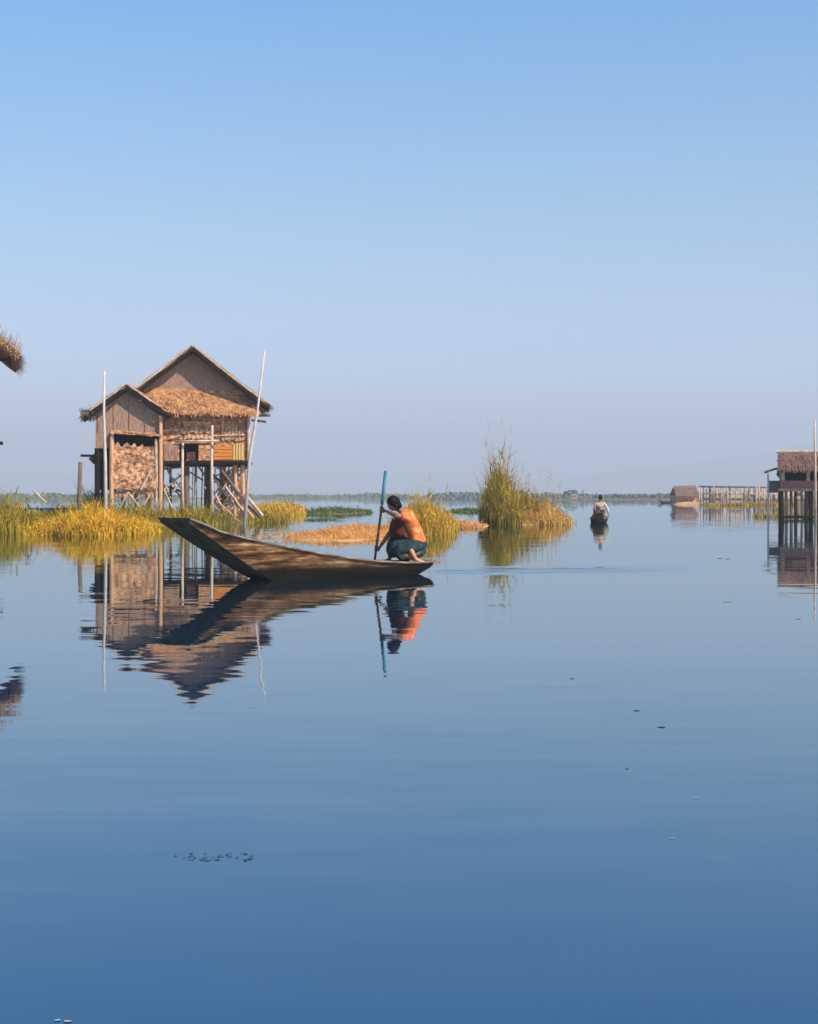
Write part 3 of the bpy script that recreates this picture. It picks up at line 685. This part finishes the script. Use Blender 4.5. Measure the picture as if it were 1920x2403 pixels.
tag(far('far_treeline',[(1010,1220,520,3.2,260,60),(1190,1345,400,2.6,420,40),(1330,1600,420,2.3,700,60),(1590,1960,520,2.6,500,60)],'far_tree',5),'hazy tree line along the horizon right of the big reed clump','tree line',kind='stuff')
mb=MB()
for (p0,p1,D) in ((-60,420,515),(560,1220,636),(1190,1345,396),(1330,1960,418)):
    mb.box(((p0-960)/F*D,D,-.3),((p1-960)/F*D,D+120,.35))
tag(mb.build('far_shore','mud'),kind='structure')
def farhut(px,D,w_,hw,hr,label,m1,m2):
    o=P(px,1170,D); o.z=0; t=thing('far_hut',label,'hut',tuple(o))
    hw+=.35; hr+=.35
    a=MB(); a.box((-w_/2,0,.3),(w_/2,w_*.8,hw)); a.build('wall',m1,t)
    a=MB(); a.prism([(-w_/2-.4,hw+.003),(w_/2+.4,hw+.003),(0,hr)],-.3,w_*.8+.3); a.build('roof',m2,t)
farhut(1348,392,1.2,.8,1.3,'tiny pale hut on the far shore just left of the distant rower','stake','stake')

# ------------------------------------------------------------------ grass, reeds and banks
bank([(-11.6,64,5.2,9)],'mud','mud_bank',.10)
bank([E(-60,90,1256,62,0,0)[:4], E(100,360,1256,60,0,0)[:4]],'mud','mud_bank',.08)
clump('reed_clump','tall golden grass at the left edge of the frame','reeds',[E(-90,66,1256,52,1.6,5200),E(-60,84,1250,58,1.2,2500)],'grass_g',wd=.035,lean=.28)
clump('reed_clump','low pale grass between the left edge and the house clump','reeds',[E(70,135,1246,58,.5,1500)],'grass_g',wd=.035,lean=.4)
clump('reed_clump','bright golden grass in front of the annex, beside the bow','reeds',[E(130,365,1259,51,.84,7000),E(150,285,1259,49,1.22,5000),E(105,165,1257,50,.75,1300),E(270,350,1257,49,.8,2000)],'grass_y',wd=.035,lean=.42)
clump('reed_clump','green grass behind the golden grass, left of the house','reeds',[E(120,270,1238,66,1.3,3200),E(90,200,1230,72,1.15,2000)],'grass_g',wd=.035,lean=.3)
clump('reed_clump','green and straw grass growing under the house between its stilts','reeds',[(-11.0,60.3,2.3,2.0,1.35,3400),(-8.6,60.8,1.7,2.2,1.15,2600),(-8.2,66,3,3,1.2,1800)],'grass_g',wd=.04,lean=.42)
clump('leafy_shrub','dark green climbing shrub at the left corner of the annex','shrub',[(P(222,1160,62.6).x,62.6,.35,.5,2.1,700)],'grass_p',wd=.06,lean=.5)
# footbridge in the grass
fb=P(112,1190,58); fb.z=0
bt_=thing('footbridge','short dark plank footbridge over the gap in the left grass','footbridge',tuple(fb))
for q in range(3):
    b=MB(); b.box((-1.1,q*.28-.3,.62),(1.1,q*.28-.05,.67)); b.build('plank','dark',bt_)
for x in (-.9,0,.9):
    b=MB(); b.tube([(x,.1,-.4),(x,.1,.615)],.05,6); b.build('post','post',bt_)
b=MB(); b.tube([P(78,1150,58)-fb,P(108,1180,58)-fb],.035,6); b.build('handrail','bamboo',bt_)
# vegetation between house and rower
e1=E(590,716,1211,106,0,0); e2=E(700,872,1207,112,0,0)
bank([e1[:4],e2[:4]],'mud','mud_bank',.08)
clump('reed_clump','rounded yellow green grass patch just right of the house','reeds',[E(585,722,1211,104,1.15,4200)],'grass_y',wd=.06,lean=.3)
clump('floating_plants','low dark green floating plants in a line beyond the canoe','water plants',[E(705,875,1207,112,.62,2600)],'grass_p',wd=.09,lean=.6,kind='stuff')
clump('floating_plants','small dark green raft of floating plants above the orange mat','water plants',[E(712,790,1223,76,.22,500)],'grass_p',wd=.07,lean=.7,kind='stuff')
clump('floating_plants','green floating plants in the gap between the two reed clumps','water plants',[E(1050,1145,1203,112,.45,900),E(1060,1140,1199,128,.35,600)],'grass_p',wd=.08,lean=.6,kind='stuff')
for i,(px,py,rx) in enumerate(((640,1262,.5),(690,1272,.6),(905,1275,.7),(760,1274,.5),(650,1250,.45))):
    c=W(px,py); clump('dry_grass_tuft',['small ragged tuft of dry grass off the left tip of the orange mat','thin dry tuft drifting at the front left edge of the orange mat','dry tuft between the orange mat and the rower','short dry tuft at the middle front edge of the orange mat','faint dry tuft behind the left tip of the orange mat'][i],'grass',[(c.x,c.y,rx,.5,.16,240)],'grass_o',wd=.025,lean=.9)
eo=[E(664,935,1270,47,0,0),E(740,960,1262,53,0,0)]
bank([x[:4] for x in eo],'mud_o','dry_bank',.04)
clump('dry_grass_mat','low mat of dry orange grass floating behind the canoe','grass',[(*E(668,932,1270,46.8,0,0)[:4],.34,13000),(*E(745,955,1262,53,0,0)[:4],.42,7000)],'grass_o',wd=.02,lean=.7,kind='stuff',leaf=.15)
bank([E(930,1065,1255,60,0,0)[:4],E(1030,1150,1239,64,0,0)[:4]],'mud_o','dry_bank',.04)
clump('reed_clump','yellow green reeds rising directly behind the rower','reeds',[E(925,1064,1256,56,1.45,5600),E(985,1068,1250,58,1.0,2400)],'grass_m',wd=.035,lean=.28,plumes=5)
clump('dry_grass_mat','small orange dry grass strip between the two reed clumps','grass',[E(1055,1135,1240,60,.38,2200)],'grass_o',wd=.035,lean=.6,kind='stuff')
bank([E(1130,1336,1233,76,0,0)[:4]],'mud_o','dry_bank',.04)
clump('reed_clump','tallest green reed clump in mid lake with feathery plumes','reeds',[E(1131,1235,1233,71,2.3,6500),E(1140,1208,1231,70,3.7,3600),E(1190,1280,1230,71,1.9,3200),E(1240,1330,1231,70,1.2,1500)],'grass_g2',wd=.04,lean=.2,plumes=22,ph=1.0,cone=.6,leaf=.5)
clump('reed_clump','shorter straw orange reeds at the right foot of the tallest clump','reeds',[E(1195,1336,1233,70,1.2,4800),E(1165,1290,1233,68,.95,2600)],'grass_m2',wd=.035,lean=.4,plumes=18,ph=1.4,cone=.6)

# ------------------------------------------------------------------ the canoe
def interp(tab,x):
    for (a,b),(c,d) in zip(tab,tab[1:]):
        if a<=x<=c: return b+(d-b)*(x-a)/(c-a)
    return tab[0][1] if x<tab[0][0] else tab[-1][1]
S0=Vector((.25,22.75)); U=Vector((-2.44,-1.85)).normalized(); NP=Vector((-U.y,U.x)); NP=Vector((.604,-.797))
gun=[(455,1216),(507,1243),(560,1258),(632,1273),(740,1295),(841,1311),(905,1317),(967,1319),(1000,1318),(1025,1313)]
def canoe(root,loc,stn):
    """stn rows: s, half top, half bottom, ztop, zbot ; local x = forward(u), y = left side (n)"""
    mb=MB(); inn=MB(); th=.028
    sec=[]
    for (s,bt,bb,zt,zb) in stn:
        sec.append([(s,bt,zt),(s,(bt*.62+bb*.38),zb+(zt-zb)*.45),(s,bb,zb),(s,-bb,zb),(s,-(bt*.62+bb*.38),zb+(zt-zb)*.45),(s,-bt,zt)])
    n=len(sec)
    vs=[p for q in sec for p in q]
    fs=[];mi=[]
    for i in range(n-1):
        for k in range(5):
            fs.append((6*i+k,6*i+6+k,6*i+7+k,6*i+1+k)); mi.append(1 if k==2 else 0)
    base=len(mb.v); mb.v+=vs; mb.f+=[list(f) for f in fs]; mb.mi+=mi
    # inner skin
    vi=[]
    for (s,bt,bb,zt,zb) in stn:
        bt2=max(.01,bt-th); bb2=max(.008,bb-th); z2=min(zb+th,zt-.004); mh=(bt2*.62+bb2*.38)
        vi+=[(s,bt2,zt),(s,mh,z2+(zt-z2)*.45),(s,bb2,z2),(s,-bb2,z2),(s,-mh,z2+(zt-z2)*.45),(s,-bt2,zt)]
    mb.v+=vi; o=6*n
    for i in range(n-1):
        for k in range(5): mb.f.append([o+6*i+k,o+6*i+1+k,o+6*i+7+k,o+6*i+6+k]); mb.mi.append(2)
        mb.f.append([6*i,o+6*i,o+6*i+6,6*i+6]); mb.mi.append(2); mb.f.append([6*i+5,6*i+11,o+6*i+11,o+6*i+5]); mb.mi.append(2)
    for i in (0,n-1):
        mb.f.append([6*i+k for k in range(6)]); mb.mi.append(1)
    h=mb.build('hull',['hull','hull_bot','hull_in'],root)
    return h
stn=[]
SN=[(-.11,.05),(-.02,.14),(.25,.29),(.7,.37),(1.2,.41),(1.7,.43),(2.2,.44),(2.7,.45),(3.05,.45),(3.4,.45),(3.75,.44),(4.02,.43),(4.2,.42)]
for s,bt in SN:
    p=S0+U*s+NP*bt; px=960+F*p.x/p.y; py=interp(gun,px); zt=H-(py-HY)/F*p.y
    if s>2.75: zb=-.06+ (zt_tip:=0) + (.80+.06)*((s-2.75)/(4.2-2.75))**1.08
    elif s<.6: zb=-.07+(.16+.07)*((.6-s)/.82)**1.3
    else: zb=-.07
    bb=bt*(.62 if s<2.6 else .62+.33*(s-2.6)/1.6)
    stn.append([s,bt,bb,zt,min(zb,zt-.035)])
ang=math.atan2(U.y,U.x)
# local y axis must be the left side of heading = NP*? check sign
ly=Vector((-math.sin(ang),math.cos(ang))); sg=1 if ly.dot(NP)>0 else -1
can=thing('canoe','long narrow weathered wooden canoe with a high raked bow, rower at its stern','canoe',(S0.x,S0.y,0),ang)
hull=canoe(can,None,stn)
def atS(s): 
    for a,b in zip(stn,stn[1:]):
        if a[0]<=s<=b[0]:
            t=(s-a[0])/(b[0]-a[0]); return [a[i]+(b[i]-a[i])*t for i in range(5)]
    return stn[-1]
# bow deck, stern deck, thwarts, rub rails
d=MB(); q=[atS(s) for s in (3.62,3.85,4.05,4.2)]
vs=[]
for r in q: vs+=[(r[0],r[1]-.03,r[3]-.012),(r[0],-r[1]+.03,r[3]-.012),(r[0],r[1]-.03,r[3]-.05),(r[0],-r[1]+.03,r[3]-.05)]
fs=[]
for i in range(3): fs+=[(4*i,4*i+4,4*i+5,4*i+1),(4*i+2,4*i+3,4*i+7,4*i+6)]
fs+=[(0,1,3,2)]
d.add(vs,fs); d.build('bow_deck','dark',can)
d=MB(); q=[atS(s) for s in (-.08,0,.3,.6,.85)]
vs=[]
for r in q: vs+=[(r[0],r[1]-.035,r[3]-.03),(r[0],-r[1]+.035,r[3]-.03),(r[0],r[1]-.035,r[3]-.055),(r[0],-r[1]+.035,r[3]-.055)]
fs=[(0,1,3,2),(16,18,19,17)]
for i in range(4): fs+=[(4*i,4*i+4,4*i+5,4*i+1),(4*i+2,4*i+3,4*i+7,4*i+6)]
d.add(vs,fs); d.build('stern_deck','hull_in',can)
for s in (1.6,2.5):
    r=atS(s); b=MB(); b.box((s-.07,-r[1]+.03,r[3]-.08),(s+.07,r[1]-.03,r[3]-.05)); b.build('thwart','hull_in',can)
for sgn in (1,-1):
    b=MB(); pts=[(r[0],sgn*(r[1]+.012),r[3]-.012) for r in stn]
    b.tube(pts,[.016]*len(pts),6); b.build('gunwale','hull_in' ,can,smooth=True)
# dark plank band at the top near the bow
b=MB()
for sgn in (1,-1):
    q=[atS(s) for s in (3.15,3.4,3.7,4.0,4.2)]
    vs=[]
    for i,r in enumerate(q):
        w_=[.02,.05,.07,.06,.03][i]
        vs+=[(r[0],sgn*(r[1]+.014),r[3]-.002),(r[0],sgn*(r[1]+.008),r[3]-w_)]
    b.add(vs,[(2*i,2*i+1,2*i+3,2*i+2) for i in range(4)])
    b.add([(x,y-sgn*.006,z) for x,y,z in vs],[(2*i,2*i+2,2*i+3,2*i+1) for i in range(4)])
b.build('bow_strake','dark',can)

# ------------------------------------------------------------------ people
def skin_obj(name,chains,m,parent,o0,sub=2,rootp=None):
    """chains: list of [(pos,rx[,ry])...]; equal positions merge"""
    vs=[];rad=[];ed=[];idx={}
    def vid(p,r):
        k=tuple(round(c,4) for c in p)
        if k not in idx: idx[k]=len(vs); vs.append(Vector(p)-o0); rad.append(r if hasattr(r,'__len__') else (r,r))
        return idx[k]
    for ch in chains:
        pv=None
        for p,r in ch:
            i=vid(p,r)
            if pv is not None and pv!=i: ed.append((pv,i))
            pv=i
    me=bpy.data.meshes.new(name); me.from_pydata([tuple(v) for v in vs],ed,[])
    ob=bpy.data.objects.new(name,me); C.objects.link(ob)
    sk=ob.modifiers.new('s','SKIN'); sk.use_smooth_shade=True
    for i,sv in enumerate(me.skin_vertices[0].data): sv.radius=rad[i]; sv.use_root=(i==0)
    if sub: ss=ob.modifiers.new('u','SUBSURF'); ss.levels=sub; ss.render_levels=sub
    dg=bpy.context.evaluated_depsgraph_get(); dg.update()
    nmesh=bpy.data.meshes.new_from_object(ob.evaluated_get(dg)); ob.modifiers.clear(); ob.data=nmesh; bpy.data.meshes.remove(me)
    nmesh.name=name; nmesh.materials.clear(); nmesh.materials.append(M[m])
    nmesh.polygons.foreach_set('use_smooth',[True]*len(nmesh.polygons))
    ob.parent=parent; return ob
def ell(mb,c,r,rot=None,nu=16,nv=10,fn=None):
    c=Vector(c); vs=[];
    for j in range(nv+1):
        t=PI*j/nv
        for i in range(nu):
            a=2*PI*i/nu; v=Vector((r[0]*math.sin(t)*math.cos(a),r[1]*math.sin(t)*math.sin(a),r[2]*math.cos(t)))
            if fn: v=fn(v)
            if rot: v=rot@v
            vs.append(c+v)
    mb.add(vs,[(j*nu+i,(j+1)*nu+i,(j+1)*nu+(i+1)%nu,j*nu+(i+1)%nu) for j in range(nv) for i in range(nu)])
def hand(ch,wrist,grip,axis,back,side=1):
    """fingers curl round a shaft through grip along axis; 'back' points from grip to palm"""
    ax=axis.normalized(); bk=(back-ax*back.dot(ax)).normalized(); sdv=ax.cross(bk)*side
    palm=grip+bk*.040
    ch.append([(wrist,.022),((wrist+palm)/2,(.024,.020)),(palm,(.030,.022))])
    for i in range(4):
        q=palm+ax*(.030-.020*i); rr=.0085-(.001 if i==3 else 0); l=1-.12*(i==3)-.05*(i==0)
        ch.append([(palm,(.030,.022)),(q+sdv*.014+bk*-.004,rr+.001),(grip+sdv*.030*l+ax*(.030-.020*i)+bk*.006,rr),(grip+sdv*.020*l-bk*.024+ax*(.030-.020*i),rr),(grip-sdv*.006-bk*.030*l+ax*(.030-.020*i),rr*.85)])
    ch.append([(palm,(.030,.022)),(palm-sdv*.026+ax*.022,.011),(grip-sdv*.028+ax*.040,.010),(grip-sdv*.008+ax*.046-bk*.026,.0085)])

# rower: half kneeling on the stern, leaning forward over the paddle, face to the lower left
DP=22.52
J=lambda px,py,dy=0: P(px,py,DP+dy)
ro=Vector((J(962,1318).x,DP,J(962,1318).z))
rower=thing('person','rower in orange top and dark teal skirt kneeling at the canoe stern','person',tuple(ro))
pel=J(975,1284,.02); sp1=J(976,1262,.02); sp2=J(970,1238,.02); chest=J(958,1218,.01); nb=J(947,1204,.0); nk=J(939,1197,-.02); hd=J(930,1189,-.03)
shN=J(960,1212,-.17); shF=J(942,1214,.17)
# paddle line
pt_=J(905,1105,.12); ph_=J(895,1197,.10); pl_=J(883,1288,.20); 
pdir=(pl_-ph_).normalized()
gripU=ph_; gripL=pl_
elN=J(930,1210,-.28); wrN=gripU+Vector((.062,-.045,-.012))
elF=J(911,1256,.16); wrF=gripL+Vector((.060,-.035,.035))
body=[]
body.append([(pel,(.135,.11)),(sp1,(.11,.09)),(sp2,(.12,.095)),(chest,(.13,.10)),(nb,(.065,.06)),(nk,(.046,.046)),(hd,(.06,.06))])
body.append([(chest,(.13,.10)),(shN,.052),((shN+elN)/2,.044),(elN,.036),((elN*2+wrN)/3,.036),(wrN,.022)])
body.append([(chest,(.13,.10)),(shF,.052),((shF+elF)/2,.044),(elF,.036),((elF*2+wrF)/3,.035),(wrF,.022)])
hand(body,wrN,gripU,-pdir,Vector((1,-.7,0)),1)
hand(body,wrF,gripL,-pdir,Vector((1,-.5,0)),1)
# legs: near leg folded under (shin bare), far knee up
hpN=J(982,1294,-.10); knN=J(930,1292,-.24); anN=J(975,1312,-.16); ftN=J(992,1316,-.13)
hpF=J(978,1292,.10); knF=J(917,1263,.10); anF=J(915,1312,.12); ftF=J(896,1317,.10)
body.append([(pel,(.135,.11)),(hpN,.09),((hpN+knN)/2,.08),(knN,.056),((knN+anN)/2,.052),(anN,.032),(J(984,1316,-.14),(.036,.026)),(ftN,(.034,.018))])
body.append([(pel,(.135,.11)),(hpF,.09),((hpF+knF)/2,.08),(knF,.056),((knF+anF)/2,.050),(anF,.032),(J(905,1317,.11),(.036,.024)),(ftF,(.034,.016))])
bo=skin_obj('body',body,'skin_dk',rower,ro)
# head with face, joined in the body's colour; looks down to the left
hr=Matrix.Rotation(math.radians(205),3,'Z')@Matrix.Rotation(math.radians(42),3,'Y')   # local +x = face direction
hc=J(924,1183,-.04)
def face(v):
    v=v.copy()
    if v.x>0:
        if v.z<0: v.x*=1-.10*min(1,-v.z/.1); v.y*=1+.9*v.z
    else: v.x*=1.05
    return v
hm=MB(); ell(hm,hc,(.092,.074,.112),hr,22,16,face)
def hp(x,y,z): return hc+hr@Vector((x,y,z))
hm.add([hp(.086,0,.022),hp(.084,.016,-.022),hp(.112,0,-.020),hp(.084,-.016,-.022)],[(0,1,2),(0,2,3),(1,3,2)])  # nose
for s in (1,-1): ell(hm,hp(-.005,s*.078,-.005),(.016,.008,.028),hr,8,6)                                    # ears
ell(hm,hp(.084,0,-.054),(.010,.024,.006),hr,8,6)                                                             # lips
hm.build('head','skin_dk',rower,ro,True)
for s in (1,-1):
    e_=MB(); ell(e_,hp(.084,s*.030,.014),(.009,.014,.007),hr,8,6); e_.build('eye','eye',rower,ro,True)
ha=MB()
def hairf(v):
    v=v.copy(); n_=1+.06*mnoise.noise(v*30); return v*n_
ell(ha,hc+hr@Vector((-.016,0,.016)),(.098,.088,.112),hr,24,16,hairf); 
# fringe locks and tied knot at the nape
for _ in range(160):
    a=R.uniform(0,2*PI); q=hp(-.02+.085*math.cos(a)*.9,.085*math.sin(a),R.uniform(-.03,.06)); ha.blade(q,-R.uniform(.03,.07),Vector((R.uniform(-.02,.02),R.uniform(-.02,.02),0)),.012,R.uniform(0,PI),2)
ell(ha,hc+Vector((.062,.01,-.028)),(.062,.062,.070),None,14,10,hairf)
ha.build('hair','hair',rower,ro,True)
# orange top with sleeves
sh=[]
g_=lambda p,k: p
sh.append([(J(986,1281,.02),(.195,.150)),(J(981,1274,.02),(.180,.140)),(J(978,1262,.02),(.150,.125)),(sp2,(.150,.125)),(chest,(.155,.120)),(J(950,1205,0),(.095,.09)),(J(944,1199,-.01),(.062,.062))])
sh.append([(chest,(.155,.120)),(shN,.084),((shN+elN)/2,.076),((shN+elN*2.5)/3.5,.064)])
sh.append([(chest,(.155,.120)),(shF,.073),((shF+elF)/2,.062),((shF+elF*3)/4,.055)])
skin_obj('shirt',sh,'shirt',rower,ro)
skin_obj('shirt_shade',[[(J(943,1212,.0),(.10,.09)),(J(931,1228,.03),(.11,.10)),(J(927,1250,.04),(.12,.11)),(J(934,1264,.03),(.11,.10))],[(J(943,1212,.0),(.10,.09)),(J(942,1226,-.09),(.085,.075)),(J(939,1244,-.08),(.095,.085)),(J(940,1262,-.08),(.09,.08))]],'shade_red',rower,ro)  # added dark shape, paints the shaded front of the orange top
# skirt: wraps hips and both thighs
sk_=[]
ctr=J(978,1290,.0)
sk_.append([(J(980,1268,.02),(.165,.145)),(J(982,1280,.02),(.165,.15)),(ctr,(.175,.165)),(J(950,1282,-.04),(.17,.15)),(J(928,1286,-.10),(.12,.12)),(J(920,1298,-.12),(.10,.09)),(J(922,1309,-.10),(.11,.06))])
sk_.append([(ctr,(.175,.165)),(J(950,1272,.06),(.13,.12)),(J(922,1265,.09),(.095,.095)),(J(917,1285,.10),(.085,.08)),(J(916,1304,.10),(.075,.07))])
sk_.append([(ctr,(.175,.165)),(J(979,1299,.03),(.15,.14))])
sk_.append([(J(982,1280,.02),(.165,.15)),(J(966,1282,-.16),(.13,.12)),(J(944,1286,-.22),(.115,.11)),(J(929,1293,-.24),(.085,.085)),(J(935,1307,-.20),(.09,.06)),(J(956,1307,-.15),(.09,.055))])
sk_.append([(J(950,1282,-.04),(.17,.15)),(J(948,1303,-.06),(.16,.13)),(J(968,1306,-.07),(.14,.09))])
sk_.append([(J(950,1282,-.04),(.17,.15)),(J(958,1303,.0),(.17,.09)),(J(984,1306,.0),(.12,.08))])
skin_obj('skirt',sk_,'skirt',rower,ro)
# (skirt folds lie on the deck)
# bare shin and foot tucked out behind the skirt
skin_obj('bare_foot',[[(J(962,1286,-.24),.045),(J(970,1302,-.235),.038),(J(977,1314,-.22),(.034,.030)),(J(990,1318,-.20),(.040,.022)),(J(997,1318,-.19),(.034,.014))]],'skin',rower,ro)

# paddle (held: a thing of its own)
po=gripU.copy()
pad=thing('paddle','long straight wooden paddle with blue painted upper shaft, held upright by the rower','paddle',tuple(po))
dirp=(gripU-pt_).normalized()
b=MB(); b.tube([pt_,gripU-dirp*.16,gripU-dirp*.08],[.024,.024,.023],10); b.build('painted_shaft','paddle_b',pad,po,True)
b=MB(); end=gripL+pdir*.22; b.tube([gripU-dirp*.079,gripU,gripL,end],[.022,.020,.019,.018],10); b.build('shaft','paddle_w',pad,po,True)
b=MB(); e0=end-pdir*.05; sdv=Vector((.8,.6,0))
vs=[]
for (t,w_) in ((0,.02),(.08,.055),(.25,.075),(.42,.07),(.5,.04)):
    c=e0+pdir*t; vs+=[c-sdv*w_+Vector((.006,-.008,0)),c+sdv*w_+Vector((.006,-.008,0)),c+sdv*w_-Vector((.006,-.008,0)),c-sdv*w_-Vector((.006,-.008,0))]
fs=[(0,1,2,3),(16,19,18,17)]
for i in range(4):
    for k in range(4): fs.append((4*i+k,4*i+(k+1)%4,4*i+4+(k+1)%4,4*i+4+k))
b.add(vs,fs); b.build('blade','paddle_w',pad,po)

# ------------------------------------------------------------------ distant rower in a canoe seen end on
D2=66.0; J2=lambda px,py,dy=0: P(px,py,D2+dy)
o2=Vector((J2(1406,1220).x,D2,0))
c2=thing('canoe','dark canoe seen end on in open water, carrying the distant rower','canoe',tuple(o2),math.radians(-97))
stn2=[[-2.4,.10,.06,.34,.26],[-1.9,.26,.18,.22,.02],[-1,.36,.24,.19,-.06],[0,.40,.27,.19,-.07],[1,.38,.25,.21,-.06],[1.8,.30,.2,.30,.03],[2.5,.18,.14,.50,.42]]
M_h=M['hull']; 
canoe(c2,None,stn2)
for x_ in (-.8,.9):
    b=MB(); b.box((x_-.09,-.34,.12),(x_+.09,.34,.15)); b.build('thwart','hull_in',c2)
o3=Vector((J2(1408,1212).x,D2+.1,.16))
p2=thing('person','distant rower in a cream shirt and dark clothes sitting in the end on canoe','person',tuple(o3))
pe=J2(1407,1205,.3); ch_=J2(1408,1184,.2); nb2=J2(1409,1177,.2); hd2=J2(1409,1170,.18)
sL=J2(1399,1181,.2); sR=J2(1418,1182,.2); eL=J2(1394,1194,.1); eR=J2(1427,1197,.1); wL=J2(1394,1204,-.1); wR=J2(1428,1208,-.15)
bd=[[(pe,(.15,.12)),(J2(1407,1195,.25),(.13,.1)),(ch_,(.14,.11)),(nb2,.06),(hd2,.055)],
    [(ch_,(.14,.11)),(sL,.055),(eL,.042),(wL,.026)],[(ch_,(.14,.11)),(sR,.055),(eR,.042),(wR,.026)],
    [(pe,(.15,.12)),(J2(1398,1202,-.1),.085),(J2(1397,1200,-.35),.06),(J2(1399,1211,-.4),.045),(J2(1399,1213,-.55),.035)],
    [(pe,(.15,.12)),(J2(1416,1202,-.1),.085),(J2(1417,1200,-.35),.06),(J2(1415,1211,-.4),.045),(J2(1415,1213,-.55),.035)]]
for w_,g2_ in ((wL,wL+Vector((0,-.03,-.06))),(wR,wR+Vector((0,-.03,-.06)))): hand(bd,w_,g2_,Vector((1,0,.2)),Vector((0,.2,1)),1)
skin_obj('body',bd,'skin_dk',p2,o3,1)
hm=MB(); ell(hm,J2(1409,1168,.16),(.078,.092,.112),None,14,10); hm.build('head','skin_dk',p2,o3,True)
hm=MB(); ell(hm,J2(1409,1167,.13),(.092,.095,.112),None,14,10,lambda v:v*(1+.05*mnoise.noise(v*30))); hm.build('hair','hair',p2,o3,True)
skin_obj('shirt',[[(J2(1407,1196,.25),(.16,.13)),(ch_,(.17,.13)),(J2(1409,1178,.2),(.09,.08))],[(ch_,(.17,.13)),(sL,.075),((sL+eL)/2,.065)],[(ch_,(.17,.13)),(sR,.08),(eR,.07),((eR+wR)/2,.055)]],'cream',p2,o3,1)
skin_obj('trousers',[[(pe,(.18,.15)),(J2(1398,1202,-.1),.105),(J2(1397,1200,-.35),.08),(J2(1399,1210,-.4),.06)],[(pe,(.18,.15)),(J2(1416,1202,-.1),.105),(J2(1417,1200,-.35),.08),(J2(1415,1210,-.4),.06)]],'maroon',p2,o3,1)
b=MB(); a_=J2(1390,1212,-.3); b.tube([J2(1389,1226,-.5),J2(1394,1204,-.16),J2(1397,1190,.0)],[.03,.02,.02],6); b.add([J2(1386,1222,-.5),J2(1392,1222,-.5),J2(1391,1236,-.5),J2(1387,1236,-.5),J2(1386,1222,-.48),J2(1392,1222,-.48),J2(1391,1236,-.48),J2(1387,1236,-.48)],[(0,3,2,1),(4,5,6,7),(0,1,5,4),(1,2,6,5),(2,3,7,6),(3,0,4,7)])
tag(b.build('paddle','dark',None,a_),'dark paddle dipped beside the end on canoe by the distant rower','paddle')

# tiny moored boat by the hut
o4=W(1568,1181); bt=thing('canoe','tiny dark boat moored at the left end of the thatched hut islet','boat',(o4.x,o4.y,0),math.radians(125))
bt.scale=(.6,.7,.6)
canoe(bt,None,[[-3,.3,.2,.9,.6],[-2,.5,.3,.45,-.05],[0,.6,.4,.35,-.1],[2,.5,.3,.5,-.05],[3.2,.2,.15,1.1,.8]])
b=MB(); b.box((-2.2,-.3,.2),(-1.2,.3,.95)); b.box((-2.0,-.2,.95),(-1.4,.2,1.3)); b.build('engine_box','dark',bt)

# ------------------------------------------------------------------ bits floating on the water
def weed(px,py,s,label,group=None,m='weed',name='water_weed'):
    c=W(px,py); c.z=.001; s*=.75; b=MB(); n=R.randint(5,7); a0=R.uniform(0,6)
    vs=[c+Vector((math.cos(a0+2*PI*i/n)*s*R.uniform(.6,1.4)*1.3,math.sin(a0+2*PI*i/n)*s*R.uniform(.6,1.4),.001)) for i in range(n)]
    vs+=[c+Vector((0,0,s*.15))]
    b.add(vs,[(i,(i+1)%n,n) for i in range(n)]); b.add([v+Vector((0,0,-.004)) for v in vs[:n]],[tuple(range(n))])
    o=b.build(name,m,None,c); return tag(o,label,'floating weed' if m=='weed' else 'foam',group)
for i in range(34):
    px=R.gauss(505,48); py=2012+R.uniform(-9,9)
    weed(min(650,max(412,px)),py,R.uniform(.004,.010),'dark scrap of weed in the floating line at the lower left','weed scraps floating in a line at the lower left')
for px,py,s,l in ((1702,1413,.03,'left one of two small dark weed scraps below the fence, touching'),(1712,1413,.03,'right one of two small dark weed scraps below the fence, touching'),
    (1875,1453,.03,'small dark weed scrap near the right edge of the water'),(1553,1707,.022,'darkest single weed scrap floating alone in the right half'),
    (1343,1593,.018,'faint small weed scrap right of the paddle reflection'),(1494,1668,.018,'faint weed scrap just above the darkest one'),(1690,1311,.06,'thin weed streak below the far fence, nearer the centre'),(1709,1312,.06,'thin weed streak below the far fence, nearer the right edge'),
    (1471,1805,.010,'faint weed scrap low in the right half of the water')):
    weed(px,py,s,l)
for px,py,s,l in ((1634,1873,.008,'white foam fleck beside faint weed low on the right'),(1578,1968,.008,'lowest white foam fleck on the right'),(590,1658,.014,'white foam fleck under the leaning pole reflection'),(9,1425,.03,'white foam fleck at the left edge'),(135,2396,.007,'left half of white froth at the bottom left edge'),(158,2398,.009,'right half of white froth at the bottom left edge')):
    weed(px,py,s,l,None,'foam','foam_fleck')
